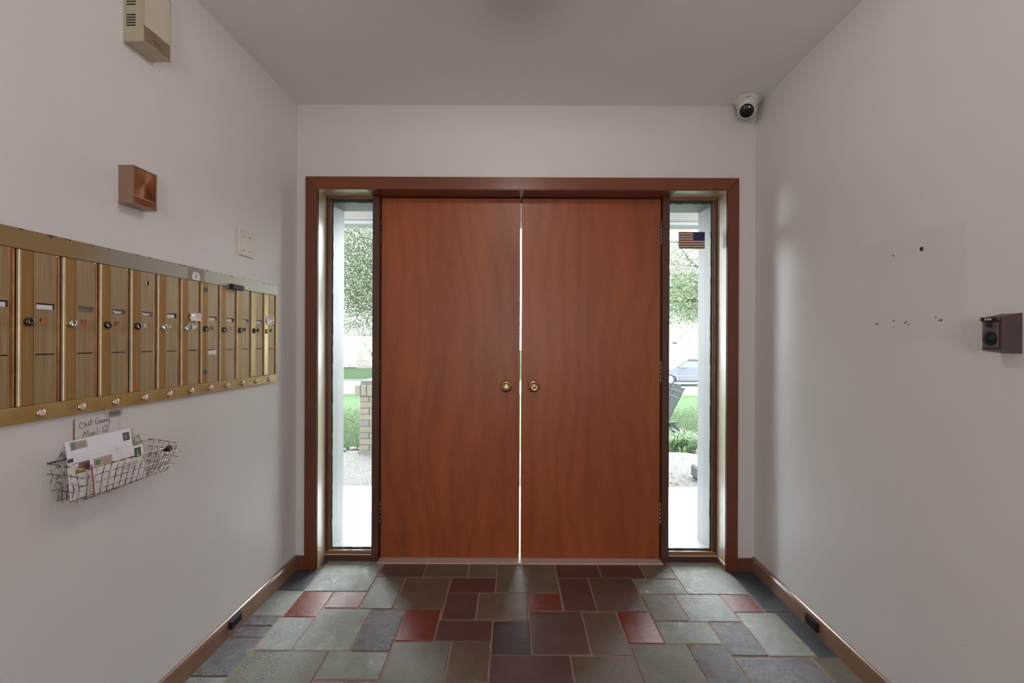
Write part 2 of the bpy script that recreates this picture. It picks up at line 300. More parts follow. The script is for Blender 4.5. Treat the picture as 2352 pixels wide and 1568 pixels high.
# ---------------------------------------------------------------- mesh helpers
class MB:
    def __init__(s): s.bm = bmesh.new()
    def box(s, x0, x1, y0, y1, z0, z1, bevel=0.0, seg=1):
        r = bmesh.ops.create_cube(s.bm, size=1.0)
        for v in r['verts']:
            v.co = Vector((x0+(v.co.x+.5)*(x1-x0), y0+(v.co.y+.5)*(y1-y0), z0+(v.co.z+.5)*(z1-z0)))
        if bevel > 0:
            ed = set(e for v in r['verts'] for e in v.link_edges)
            bmesh.ops.bevel(s.bm, geom=list(ed), offset=bevel, segments=seg, affect='EDGES', profile=0.5)
        return s
    def prism(s, pts, a, b, axis='z'):
        def mk(p, t):
            return {'z': (p[0], p[1], t), 'y': (p[0], t, p[1]), 'x': (t, p[0], p[1])}[axis]
        lo = [s.bm.verts.new(mk(p, a)) for p in pts]; hi = [s.bm.verts.new(mk(p, b)) for p in pts]
        n = len(pts); s.bm.faces.new(lo); s.bm.faces.new(hi)
        for i in range(n): s.bm.faces.new((lo[i], lo[(i+1) % n], hi[(i+1) % n], hi[i]))
        return s
    def hull8(s, b4, t4):
        v = [s.bm.verts.new(p) for p in b4]; w = [s.bm.verts.new(p) for p in t4]
        s.bm.faces.new(v); s.bm.faces.new(w)
        for i in range(4): s.bm.faces.new((v[i], v[(i+1) % 4], w[(i+1) % 4], w[i]))
        return s
    def lathe(s, prof, origin=(0, 0, 0), axis='z', seg=28):
        """prof: list of (r, h) along axis"""
        O = Vector(origin); rings = []
        for r, h in prof:
            ring = []
            if r < 1e-6: r = 1e-5
            for k in range(seg):
                a = 2*PI*k/seg; u, v = r*math.cos(a), r*math.sin(a)
                p = {'z': (u, v, h), 'y': (u, h, v), 'x': (h, u, v)}[axis]
                ring.append(s.bm.verts.new(O+Vector(p)))
            rings.append(ring)
        for i in range(len(rings)-1):
            for k in range(seg):
                f = s.bm.faces.new((rings[i][k], rings[i][(k+1) % seg], rings[i+1][(k+1) % seg], rings[i+1][k])); f.smooth = True
        s.bm.faces.new(rings[0]); s.bm.faces.new(rings[-1]); return s
    def tube(s, pts, r, seg=6, closed=False, taper=None):
        pts = [Vector(p) for p in pts]; n = len(pts); rings = []
        for i, p in enumerate(pts):
            if closed: d = (pts[(i+1) % n]-pts[i-1])
            else: d = pts[min(i+1, n-1)]-pts[max(i-1, 0)]
            d.normalize(); up = Vector((0, 0, 1)) if abs(d.z) < 0.9 else Vector((1, 0, 0))
            a = d.cross(up).normalized(); b = d.cross(a).normalized()
            rr = r if taper is None else r*(1-(1-taper)*i/(n-1))
            rings.append([s.bm.verts.new(p+a*rr*math.cos(2*PI*k/seg)+b*rr*math.sin(2*PI*k/seg)) for k in range(seg)])
        m = n if closed else n-1
        for i in range(m):
            A, B = rings[i], rings[(i+1) % n]
            for k in range(seg):
                f = s.bm.faces.new((A[k], A[(k+1) % seg], B[(k+1) % seg], B[k])); f.smooth = True
        if not closed: s.bm.faces.new(rings[0]); s.bm.faces.new(rings[-1])
        return s
    def build(s, name, mat, parent=None, **kw):
        bmesh.ops.recalc_face_normals(s.bm, faces=s.bm.faces)
        me = bpy.data.meshes.new(name); s.bm.to_mesh(me); s.bm.free(); me.materials.append(mat)
        o = bpy.data.objects.new(name, me); C.objects.link(o)
        if parent is not None: o.parent = parent
        for k, v in kw.items(): o[k] = v
        return o
def raw(name, verts, faces, mat, parent=None, **kw):
    me = bpy.data.meshes.new(name); me.from_pydata(verts, [], faces); me.update(); me.materials.append(mat)
    o = bpy.data.objects.new(name, me); C.objects.link(o)
    if parent is not None: o.parent = parent
    for k, v in kw.items(): o[k] = v
    return o
def thing(name, label, cat, loc=(0, 0, 0), rz=0.0, group=None, kind=None):
    o = bpy.data.objects.new(name, None); C.objects.link(o); o.location = loc; o.rotation_euler = (0, 0, rz); o.empty_display_size = 0.05
    if label: o['label'] = label
    if cat: o['category'] = cat
    if group: o['group'] = group
    if kind: o['kind'] = kind
    return o
def text_obj(txt, size, name, mat, parent, loc, rot, thick=0.0004, bold=False):
    cu = bpy.data.curves.new('txt', 'FONT'); cu.body = txt; cu.size = size; cu.extrude = thick; cu.align_x = 'CENTER'; cu.align_y = 'CENTER'
    o = bpy.data.objects.new('txt', cu); C.objects.link(o)
    dg = bpy.context.evaluated_depsgraph_get(); dg.update()
    me = bpy.data.meshes.new_from_object(o.evaluated_get(dg)); bpy.data.objects.remove(o)
    me.materials.clear(); me.materials.append(mat)
    m = bpy.data.objects.new(name, me); C.objects.link(m); m.parent = parent; m.location = loc; m.rotation_euler = rot
    return m
def copy_under(src, parent, loc=None):
    c = src.copy(); C.objects.link(c); c.parent = parent
    if loc is not None: c.location = loc
    return c

# wall frames: local x = off the wall, local y = along it, z up
SLW, SRW = 0.027, 0.018
def lw_x(y): return -1.152-SLW*(2.6-y)
def rw_x(y): return 1.298-SRW*(2.6-y)
def on_left(name, label, cat, y, z, n=0.0, group=None):
    return thing(name, label, cat, (lw_x(y)+n, y, z), -math.atan(SLW), group)
def on_right(name, label, cat, y, z, n=0.0, group=None):   # local +y points to the camera
    return thing(name, label, cat, (rw_x(y)-n, y, z), PI-math.atan(SRW), group)

# ---------------------------------------------------------------- room shell
H = 2.481; YB = -2.2
MB().prism([(-1.45, YB), (lw_x(YB), YB), (lw_x(2.6), 2.6), (-1.152, 2.93), (-1.45, 2.93)], -0.10, H+0.1).build('wall_left', M_wall, kind='structure')
wr = MB().prism([(1.60, YB), (rw_x(YB), YB), (rw_x(2.6), 2.6), (1.298, 2.93), (1.60, 2.93)], -0.10, H+0.1).build('wall_right', M_wall, kind='structure')
fw = MB()
fw.box(-1.152, -1.056, 2.6, 2.93, -0.1, H+0.1); fw.box(1.164, 1.298, 2.6, 2.93, -0.1, H+0.1); fw.box(-1.056, 1.164, 2.6, 2.93, 2.045, H+0.1)
fw.build('wall_front', M_front, kind='structure')
MB().box(-1.45, 1.6, YB-0.15, YB, -0.1, H+0.1).build('wall_back', M_wall, kind='structure')
MB().box(-1.45, 1.6, YB-0.15, 2.93, H, H+0.12).build('ceiling', M_ceil, kind='structure')
flo = thing('floor', 'slate tile floor in random rectangular pattern with tan grout', None, kind='structure')
MB().box(-1.45, 1.6, YB-0.15, 2.93, -0.12, -0.0028).build('grout_bed', M_grout, flo)

tiles = [
 (-1.056,-1.01,2.60,2.70,'pu'),(-1.20,-1.01,2.375,2.60,'db'),(-1.01,-.695,2.368,2.70,'lg'),(-1.20,-1.01,2.155,2.375,'lg'),
 (-1.01,-.858,2.148,2.368,'rd'),(-.858,-.695,2.22,2.368,'pk'),(-.695,-.54,2.215,2.515,'gg'),(-.54,-.308,2.213,2.515,'ol'),
 (-.695,-.46,2.515,2.69,'br'),(-.46,-.227,2.515,2.69,'ol'),(-.227,-.075,2.513,2.69,'gg'),(-.308,-.075,2.36,2.513,'dr'),
 (-.308,-.155,2.13,2.36,'dr'),(-.155,.08,2.128,2.36,'ol'),(-.075,.24,2.36,2.69,'gg'),(-1.20,-1.02,2.08,2.155,'pu'),
 (-1.20,-1.02,2.0,2.08,'pu'),(-1.02,-.865,1.915,2.148,'lg'),(-.865,-.632,1.915,2.22,'lg'),(-.632,-.475,1.912,2.213,'pu'),
 (-.475,-.315,1.978,2.213,'rd'),(-.315,-.078,1.978,2.13,'dr'),(-1.21,-1.025,1.765,2.0,'pu'),(-1.025,-.71,1.59,1.915,'gg'),
 (-.71,-.475,1.752,1.912,'lg'),(-.475,-.24,1.59,1.978,'gg'),(-.24,-.08,1.742,1.978,'ol'),(-1.215,-1.025,1.59,1.765,'lg'),
 (-.71,-.475,1.59,1.752,'pk'),(-.24,-.08,1.59,1.742,'ol'),
 (.08,.237,2.205,2.36,'rd'),(.24,.472,2.51,2.69,'dr'),(.472,.70,2.51,2.69,'dr'),(.70,.857,2.505,2.69,'gg'),
 (.857,1.155,2.355,2.70,'lg'),(1.155,1.29,2.2,2.60,'db'),(.24,.395,2.203,2.51,'dr'),(.395,.625,2.2,2.51,'br'),
 (.625,.857,2.355,2.505,'lg'),(.625,.783,2.128,2.355,'br'),(.783,1.01,2.125,2.355,'lg'),(1.01,1.155,2.2,2.355,'pk'),
 (1.01,1.19,1.893,2.2,'lg'),(1.19,1.285,1.89,2.2,'db'),(.083,.318,1.897,2.203,'br'),(.318,.477,1.893,2.2,'ol'),
 (.477,.625,1.968,2.2,'rd'),(.625,.86,1.968,2.126,'lg'),(.86,1.01,1.893,2.124,'pu'),(-.078,.083,1.897,2.128,'bk'),
 (.477,.708,1.59,1.966,'gg'),(.708,.86,1.59,1.966,'pu'),(.86,1.165,1.59,1.89,'pu'),(1.165,1.28,1.59,1.89,'gg'),
 (-.08,.23,1.59,1.895,'dr'),(.23,.477,1.59,1.892,'ol')]
# the pattern goes on towards the camera
rt = random.Random(3); yrow = 1.59
while yrow > YB+0.05:
    hrow = rt.choice([0.155, 0.23, 0.31]); x = -1.30
    y0 = max(YB, yrow-hrow)
    while x < 1.27:
        w = rt.choice([0.155, 0.23, 0.31]); x1 = min(x+w, 1.30)
        if 1.30-x1 < 0.06: x1 = 1.30
        c = rt.choice(['lg', 'gg', 'ol', 'br', 'dr', 'pu', 'gg', 'ol', 'br', 'rd'])
        if hrow > 0.3 and w < 0.2:
            m = (y0+yrow)/2; tiles.append((x, x1, y0, m, c)); tiles.append((x, x1, m, yrow, rt.choice(['gg', 'pu', 'br'])))
        else: tiles.append((x, x1, y0, yrow, c))
        x = x1
    yrow = y0
for i, (x0, x1, y0, y1, c) in enumerate(tiles):
    gp_ = 0.0036; cx, cy = (x0+x1)/2, (y0+y1)/2; hx, hy = (x1-x0)/2-gp_, (y1-y0)/2-gp_
    m = MB(); rr = random.Random(i); zt = rr.uniform(-0.0008, 0.0010)
    m.box(-hx, hx, -hy, hy, -0.012, zt)
    top = [v for v in m.bm.verts if v.co.z > -0.005]
    for v in top: v.co.x += rr.uniform(-.0012, .0012); v.co.y += rr.uniform(-.0012, .0012); v.co.z += rr.uniform(-.0005, .0005)
    te = [e for e in m.bm.edges if e.verts[0] in top and e.verts[1] in top]
    bmesh.ops.bevel(m.bm, geom=te, offset=0.0014, segments=1, affect='EDGES')
    o = m.build('tile', SL[c], flo); o.location = (cx, cy, 0)

# baseboards
def baseboard(name, mat, frame, y0, y1):
    o = MB().prism([(0, 0), (0.014, 0), (0.014, 0.062), (0.009, 0.073), (0.004, 0.077), (0, 0.077)], y0, y1, 'y').build(name, mat, kind='structure')
    o.location = frame.location; o.rotation_euler = frame.rotation_euler; return o
class Fr: pass
fl = Fr(); fl.location = (lw_x(2.6), 2.6, 0); fl.rotation_euler = (0, 0, -math.atan(SLW))
baseboard('baseboard_left', M_base, fl, -4.75, 0)
frr = Fr(); frr.location = (rw_x(2.6), 2.6, 0); frr.rotation_euler = (0, 0, PI-math.atan(SRW))
baseboard('baseboard_right', M_base, frr, 0.0, 4.75)
MB().box(-1.15, -1.101, 2.586, 2.60, 0, 0.074, 0.002).build('baseboard_front', M_baseX, kind='structure')
MB().box(1.205, 1.296, 2.586, 2.60, 0, 0.070, 0.002).build('baseboard_front', M_baseX, kind='structure')

# ---------------------------------------------------------------- entrance: casing, jambs, mullions
def casing_leg(xo, xi, name):
    m = MB(); s = 1 if xi > xo else -1
    pts_o = [(xo, 0), (xi, 0), (xi, 2.026), (xo, 2.093)]
    m.prism(pts_o, 2.583, 2.60, 'y')
    bmesh.ops.bevel(m.bm, geom=[e for e in m.bm.edges if all(abs(v.co.y-2.583) < 1e-5 for v in e.verts)], offset=0.003, segments=2, affect='EDGES')
    return m.build(name, M_trim, kind='structure')
casing_leg(-1.101, -1.036, 'trim_1'); casing_leg(1.205, 1.144, 'trim_2')
m = MB().prism([(-1.101, 2.0935), (1.205, 2.0935), (1.144, 2.0265), (-1.036, 2.0265)], 2.583, 2.60, 'y')
bmesh.ops.bevel(m.bm, geom=[e for e in m.bm.edges if all(abs(v.co.y-2.583) < 1e-5 for v in e.verts)], offset=0.003, segments=2, affect='EDGES')
m.build('trim_3', M_trimX, kind='structure')

def window(nm, xa, xb, side):
    """sidelight between the jamb (x=xa) and the mullion (x=xb); side=+1 when jamb is left"""
    s = side
    w = thing(nm, None, None, (0, 0, 0), kind='structure')
    def B(n0, n1, y0, y1, z0, z1, bev=0.0, seg=1):
        a, b = sorted((xa+s*n0, xa+s*n1)); return MB().box(a, b, y0, y1, z0, z1, bev, seg)
    W = abs(xb-xa)
    B(-0.020, 0, 2.590, 2.76, 0.0, 2.045).build('jamb_board', M_jamb, w)
    m = B(0.0, W, 2.590, 2.76, 2.0255, 2.045); m.build('head_board', M_jamb, w)
    B(0.001, 0.016, 2.708, 2.722, 0.034, 2.020, 0.003, 2).build('stop_bead', M_post, w)
    B(0.001, 0.0235, 2.7225, 2.732, 0.034, 2.010, 0.003, 2).build('inner_bead', M_bead, w)
    B(0.001, W-0.001, 2.708, 2.722, 2.010, 2.0254, 0.003, 2).build('head_bead', M_bead, w)
    B(0.001, W-0.001, 2.700, 2.732, 0.0, 0.030, 0.0015).build('bottom_rail', M_post, w)
    B(0.001, W-0.001, 2.703, 2.7215, 0.0302, 0.0325).build('white_caulk', M_paper, w)
    B(0.001, W-0.001, 2.706, 2.730, 0.0327, 0.054, 0.007, 3).build('bottom_bead', M_bead, w)
    # ragged putty line
    m = MB(); rr = random.Random(5+s)
    k = 60; zz = [0.055+(2.003-0.055)*i/k for i in range(k+1)]
    for i in range(k):
        t_ = 0.005+rr.random()*0.0025; a, b = sorted((xa+s*0.0195, xa+s*(0.0232+t_))); m.box(a, b, 2.7325, 2.7385, zz[i], zz[i+1])
    kx = 12
    for i in range(kx):
        a, b = sorted((xa+s*(0.02+(W-0.02)*i/kx), xa+s*(0.02+(W-0.02)*(i+1)/kx))); m.box(a, b, 2.7325, 2.7385, 2.0035-rr.random()*0.004-0.004, 2.0065); m.box(a, b, 2.7325, 2.7385, 0.0545, 0.0605+rr.random()*0.003)
    m.build('putty_line', M_putty, w)
    B(0.012, W+0.005, 2.7400, 2.7440, 0.045, 2.012).build('pane', M_glass, w)
    # exterior frame
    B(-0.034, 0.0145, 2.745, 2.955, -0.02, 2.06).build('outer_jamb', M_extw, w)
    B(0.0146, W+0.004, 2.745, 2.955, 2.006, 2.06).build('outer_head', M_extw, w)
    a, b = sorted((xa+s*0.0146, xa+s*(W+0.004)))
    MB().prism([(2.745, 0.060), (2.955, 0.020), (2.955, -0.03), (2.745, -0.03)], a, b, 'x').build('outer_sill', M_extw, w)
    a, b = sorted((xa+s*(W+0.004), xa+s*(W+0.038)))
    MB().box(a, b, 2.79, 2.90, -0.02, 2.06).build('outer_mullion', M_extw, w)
    return w
w1 = window('window_1', -1.036, -0.776, 1)
w2 = window('window_2', 1.144, 0.873, -1)
MB().box(1.1405, 1.1437, 2.592, 2.70, 0.0, 0.034, 0.001).build('reveal_skirting', M_jambX, w2)
MB().box(1.1408, 1.1437, 2.592, 2.70, 0.0342, 0.0358).build('white_caulk', M_paper, w2)
MB().box(-0.776, -0.737, 2.697, 2.79, 0.0, 2.0255, 0.002).build('trim_4', M_post, kind='structure')
MB().box(0.834, 0.873, 2.697, 2.79, 0.0, 2.0255, 0.002).build('trim_5', M_post, kind='structure')
MB().box(-0.7368, -0.712, 2.7705, 2.7895, 0.006, 2.0255).build('trim_8', M_post, kind='structure')
MB().box(0.809, 0.8338, 2.7705, 2.7895, 0.006, 2.0255).build('trim_9', M_post, kind='structure')
MB().box(-0.712, 0.809, 2.7705, 2.7895, 2.006, 2.0256).build('trim_10', M_post, kind='structure')
MB().box(-0.776, 0.873, 2.590, 2.79, 2.0257, 2.045).build('trim_6', M_trimX, kind='structure')
MB().box(-0.737, 0.834, 2.663, 2.80, -0.003, 0.006, 0.002).build('trim_7', M_thresh, kind='structure')

def hinge(z, x, mat, parent):
    m = MB()
    for i in range(5): m.lathe([(0.0058, z-0.055+i*0.0225), (0.0058, z-0.055+i*0.0225+0.0205)], (x, 2.7215, 0), 'z', 10)
    m.lathe([(0.0038, z-0.062), (0.0050, z-0.058), (0.0050, z+0.062), (0.0038, z+0.066)], (x, 2.7215, 0), 'z', 10)
    return m.build('hinge', mat, parent)
def knob(x, z, parent, keyed):
    m = MB().lathe([(0.0335, 2.7235), (0.0335, 2.7205), (0.030, 2.7165), (0.024, 2.714), (0.012, 2.712), (0.010, 2.700)], (x, 0, z), 'y', 40)
    rz_ = m.build('rosette', M_brass, parent)
    prof = [(0.010, 2.704), (0.011, 2.695), (0.018, 2.688), (0.0245, 2.677), (0.0255, 2.670), (0.0235, 2.663), (0.0185, 2.659)]
    prof += [(0.016, 2.6575), (0.0145, 2.6590), (0.006, 2.6592), (0.004, 2.655), (0.0, 2.655)] if keyed else [(0.011, 2.6565), (0.0, 2.6555)]
    MB().lathe(prof, (x, 0, z), 'y', 40).build('door_knob', M_brass, parent)
def door(nm, x0, x1, hx, kx, kz, keyed, hm):
    d = thing(nm, None, None, (0, 0, 0), kind='structure')
    MB().box(x0, x1, 2.725, 2.769, 0.0085, 2.0205, 0.001).build('door_slab', M_door, d)
    for z in (1.827, 1.047, 0.257): hinge(z, hx, hm, d)
    knob(kx, kz, d, keyed)
    return d
d1 = door('door_1', -0.7335, 0.0445, -0.7352, -0.031, 0.967, False, M_hinge)
d2 = door('door_2', 0.0530, 0.8310, 0.8326, 0.123, 0.970, True, M_hinge2)
MB().prism([(0.030, 0.012), (0.043, 0.012), (0.043, 0.034), (0.040, 0.030), (0.038, 0.038), (0.036, 0.030), (0.031, 0.027)], 2.7243, 2.7252, 'y').build('chipped_corner', M_raw, d1, label='bare tan wood where the corner is chipped')
MB().prism([(0.0545, 0.010), (0.061, 0.012), (0.059, 0.022), (0.0575, 0.040), (0.056, 0.022)], 2.7243, 2.7252, 'y').build('chipped_corner', M_raw, d2, label='bare tan wood sliver at the corner')
MB().box(0.842, 0.852, 2.6955, 2.6975, 1.838, 1.852, 0.001).build('latch_plate', M_dark, d2)

# old paint patch and screw holes on the right wall (y, z, r)
pp = thing('paint_patch', None, None); pp.parent = wr; pp.location = (rw_x(1.776), 1.776, 0); pp.rotation_euler = (0, 0, PI-math.atan(SRW))
MB().prism([(0, 1.220), (0.405, 1.226), (0.405, 1.567), (0.0, 1.578)], 0.0, 0.00015, 'x').build('patch_sheet', M_patch, pp)
for (y, z, r) in [(1.519, 1.514, .0068), (1.634, 1.514, .0028), (1.711, 1.287, .0022), (1.705, 1.2865, .0028), (1.631, 1.295, .0024), (1.631, 1.274, .0018),
                  (1.585, 1.285, .0020), (1.578, 1.289, .0028), (1.567, 1.279, .0022), (1.466, 1.299, .0020), (1.455, 1.289, .0018), (1.447, 1.289, .0034)]:
    MB().lathe([(r, 0.0), (r, 0.0009), (r*0.6, 0.0010)], (0, 1.776-y, z), 'x', 12).build('screw_hole', M_dark, pp)

# ---------------------------------------------------------------- ceiling lamp (just above the frame) 
cl = thing('ceiling_lamp', 'round white ceiling lamp pan over the entrance floor', 'ceiling lamp', (0.03, 1.38, H))
MB().lathe([(0.138, -0.151), (0.140, -0.151), (0.142, -0.080), (0.08, -0.03), (0.06, 0.0), (0.05, 0.0), (0.05, -0.035), (0.136, -0.085)], (0, 0, 0), 'z', 32).build('lamp_pan', M_camw, cl)

# ---------------------------------------------------------------- mailbox bank
y0b = 0.915
bank = on_left('mailbox_bank', 'long row of narrow gold metal mailboxes set into the left wall', 'mailboxes', y0b, 0.0)
def BY(y): return y-y0b
ZT0, ZT1, ZB0, ZB1, YE = 1.4375, 1.4865, 1.018, 1.058, 2.377
MB().box(0.0, 0.0115, BY(0.915), BY(YE), ZT0, ZT1, 0.0015).build('top_rail', M_rail, bank)
MB().box(0.0, 0.0125, BY(0.915), BY(YE), ZB0, ZB1, 0.002).build('bottom_rail', M_gold, bank)
MB().box(0.0, 0.0112, BY(2.364), BY(YE), ZB1, ZT0, 0.001).build('end_stile', M_gold, bank)
MB().box(0.0, 0.0112, BY(0.915), BY(0.928), ZB1, ZT0, 0.001).build('end_stile', M_gold, bank)
MB().box(0.0, 0.0040, BY(0.928), BY(2.364), ZB1, ZT0).build('back_plate', M_dark, bank)
seps = [0.930, 1.045, 1.161, 1.274, 1.385, 1.494, 1.603, 1.712, 1.818, 1.930, 2.042, 2.150, 2.257, 2.364]
lockm = [M_lockd, M_locks, M_lockd, M_locks, M_lockd, M_lockd, M_locks, M_locks, M_lockd, M_lockd, M_lockd, M_lockd, M_lockb]
cards = ['w', 'w', 'w', 'g', 't', 't', 'w', 'w', 'w', 'w', 'gw', 'w', 'g']
nums = ['o', 'o', 'o', 'o', 'o', 'w', 'w', 'w', 'o', 'w', 'd', 'd', 'd']
for k in range(13):
    s0, s1 = seps[k], seps[k+1]; P = s1-s0; sc = P/0.110
    d = MB()
    zb, zt = ZB1+0.0008, ZT0-0.0012
    a = s0+0.0375*sc; b = s1-0.0165*sc     # striped panel a..b
    X0, X1 = 0.0045, 0.0100
    so, se = a+0.0065*sc, b-0.0015; n0, n1 = a+0.0145*sc, a+0.0320*sc; l0, l1 = a+0.0045*sc, b-0.0020
    d.box(X0, X1, BY(a), BY(b), zb, 1.1812); 
    d.box(X0, X1, BY(a), BY(l0), 1.1812, 1.1842); d.box(X0, X1, BY(l1), BY(b), 1.1812, 1.1842)
    d.box(X0, X1, BY(a), BY(b), 1.1842, 1.2605)
    d.box(X0, X1, BY(a), BY(n0), 1.2605, 1.2740); d.box(X0, X1, BY(n1), BY(b), 1.2605, 1.2740)
    d.box(X0, X1, BY(a), BY(b), 1.2740, 1.2960)
    d.box(X0, X1, BY(a), BY(so), 1.2960, 1.3110); d.box(X0, X1, BY(se), BY(b), 1.2960, 1.3110)
    d.box(X0, X1, BY(a), BY(b), 1.3110, zt)
    door_ = d.build('mailbox_door', M_stripe, bank)
    MB().box(X0, 0.0112, BY(s0+0.0065), BY(a-0.0012), zb, zt, 0.0012).build('lock_strip', M_lockstrip, door_)
    MB().box(X0, 0.0128, BY(s0+0.0010), BY(s0+0.0062), zb, zt, 0.0012).build('edge_bead', M_bead_m, door_)
    MB().hull8([(X0, BY(b), zb), (0.0098, BY(b), zb), (0.0065, BY(s1-0.004), zb), (X0, BY(s1-0.001), zb)],
               [(X0, BY(b), zt), (0.0098, BY(b), zt), (0.0065, BY(s1-0.004), zt), (X0, BY(s1-0.001), zt)]).build('bevelled_strip', M_orange, door_)
    # recess cards
    c = cards[k]
    MB().box(0.0052, 0.0060, BY(so-0.001), BY(se+0.001), 1.2945, 1.3125).build('name_slot', M_card_g if c != 'w' else M_dark, door_)
    if c == 'w': MB().box(0.0060, 0.0068, BY(so), BY(so+(se-so)*(0.90 if k % 3 else 0.80)), 1.2955, 1.3075).build('name_card', M_paper, door_)
    if c in ('t', 'gw'):
        MB().prism([(BY(so+0.003), 1.3080), (BY(so+0.012), 1.2985), (BY(so+(se-so)*0.7), 1.2990), (BY(so+(se-so)*0.75), 1.3050), (BY(so+0.02), 1.3040)], 0.0060, 0.0068, 'x').build('name_card', M_paper, door_)
    q = nums[k]
    MB().box(0.0052, 0.0060, BY(n0-0.001), BY(n1+0.001), 1.2595, 1.2750).build('number_window', M_dark if q == 'd' else (M_card_o if q == 'o' else M_paper), door_)
    if q == 'o' and k in (1, 2): text_obj('F', 0.012, 'unit_letter', M_ink, door_, (0.0064, BY((n0+n1)/2-0.002), 1.2675), (PI/2, 0, PI/2))
    if q == 'o' and k == 3: MB().lathe([(0.0035, 0.0060), (0.0035, 0.0064), (0.002, 0.0064)], (0, BY((n0+n1)/2), 1.267), 'x', 14).build('unit_letter', M_red, door_)
    if q == 'o' and k == 4: text_obj('F', 0.011, 'unit_letter', M_ink, door_, (0.0064, BY((n0+n1)/2-0.002), 1.2675), (PI/2, 0, PI/2))
    # lock
    ly = BY(s0+0.0235)
    L = MB().lathe([(0.0104, 0.0113), (0.0108, 0.014), (0.0106, 0.0175), (0.0090, 0.0195), (0.0060, 0.0198), (0.0056, 0.0190), (0.0, 0.0190)], (0, ly, 1.2630), 'x', 24).build('lock', lockm[k], door_)
    MB().box(0.0190, 0.0197, ly-0.0042, ly+0.0042, 1.2622, 1.2638).build('keyhole', M_dark, door_)
# peep hole on the fifth visible door
ho = MB().lathe([(0.0088, 0.0101), (0.0088, 0.0112), (0.0072, 0.0115), (0.0070, 0.0101)], (0, BY(1.561), 1.402), 'x', 24); ho.build('round_hole_ring', M_locks, bank)
MB().lathe([(0.0069, 0.0101), (0.0069, 0.0106)], (0, BY(1.561), 1.402), 'x', 24).build('round_hole', M_dark, bank)
for k, y in enumerate([0.985, 1.100, 1.214, 1.325, 1.436, 1.546, 1.654, 1.762, 1.870, 1.976, 2.083, 2.188, 2.298]):
    b = MB().lathe([(0.0108, 0.0126), (0.0108, 0.0160), (0.0092, 0.0180), (0.0078, 0.0180)], (0, BY(y), 1.0370), 'x', 24).build('doorbell_button', M_locks, bank)
    MB().lathe([(0.0076, 0.0162), (0.0076, 0.0190), (0.0055, 0.0205), (0.0, 0.0208)], (0, BY(y), 1.0370), 'x', 24).build('button_cap', M_btn, b)
# stickers and tape on the bank
text_obj('M', 0.030, 'letter_m_sticker', M_ink, bank, (0.0116, BY(1.843), 1.409), (PI/2, 0, PI/2), bold=True)
MB().box(0.0112, 0.0117, BY(1.832), BY(1.852), 1.090, 1.107).build('letter_m_sticker', M_blue, bank)
text_obj('M', 0.017, 'letter_m_sticker', M_ink, bank, (0.0122, BY(1.842), 1.0985), (PI/2, 0, PI/2), bold=True)
MB().prism([(BY(1.768), 1.4415), (BY(1.806), 1.4405), (BY(1.812), 1.4500), (BY(1.804), 1.4680), (BY(1.775), 1.4700), (BY(1.766), 1.4560)], 0.0118, 0.0122, 'x').build('paper_tag', M_paper, bank)
text_obj('L', 0.017, 'tag_letter', M_ink, bank, (0.0126, BY(1.788), 1.4550), (PI/2, 0, PI/2))
MB().box(0.0114, 0.0118, BY(1.745), BY(1.835), 1.4385, 1.4855).build('tan_tape_strip', M_taupe, bank)
MB().prism([(BY(1.862), 1.1655), (BY(1.907), 1.1640), (BY(1.909), 1.1830), (BY(1.860), 1.1800)], 0.0102, 0.0108, 'x').build('paper_label', M_paper, bank)
def crumple(name, y0, y1, z0, z1, seed, parent):
    rr = random.Random(seed); n = 9; vs_, fs = [], []
    for i in range(n+1):
        for j in range(n+1):
            ed = 0.0025 if i in (0, n) or j in (0, n) else 0
            vs_.append((0.0112+rr.random()*0.0050, BY(y0+(y1-y0)*i/n+rr.uniform(-1, 1)*(0.0012+ed)), z0+(z1-z0)*j/n+rr.uniform(-1, 1)*(0.0012+ed)))
    for i in range(n):
        for j in range(n):
            a = i*(n+1)+j; fs.append((a, a+1, a+n+2, a+n+1))
    return raw(name, vs_, fs, M_tape, parent)
crumple('crumpled_tape', 1.757, 1.815, 1.288, 1.318, 1, bank)
crumple('crumpled_tape', 2.272, 2.345, 1.296, 1.335, 2, bank)
crumple('tape_scrap', 1.765, 1.790, 1.260, 1.275, 3, bank)
bb_ = on_left('rubber_bumper', 'small black rubber block on the top rail of the mailboxes', 'bumper', 1.989, 1.431, 0.0115)
MB().hull8([(0, 0, 0), (0.0, 0.082, 0), (0.016, 0.080, 0.001), (0.016, 0.003, 0.001)], [(0, 0, 0.021), (0, 0.082, 0.021), (0.014, 0.080, 0.020), (0.014, 0.003, 0.020)]).build('rubber_block', M_black, bb_)

# ---------------------------------------------------------------- left wall devices
pl = on_left('blank_wall_plate', 'ivory blank switch plate with four small screws, near the front corner', 'wall plate', 2.065, 1.583)
m = MB().hull8([(0, 0, 0), (0, 0.113, 0), (0, 0.113, 0.113), (0, 0, 0.113)], [(0.0062, 0.004, 0.004), (0.0062, 0.109, 0.004), (0.0062, 0.109, 0.109), (0.0062, 0.004, 0.109)])
m.build('plate', M_plate, pl)
for y in (0.036, 0.079):
    for z in (0.026, 0.087): MB().lathe([(0.0030, 0.0062), (0.0030, 0.0069), (0.0015, 0.0071)], (0, y, z), 'x', 12).build('screw', M_dark, pl)

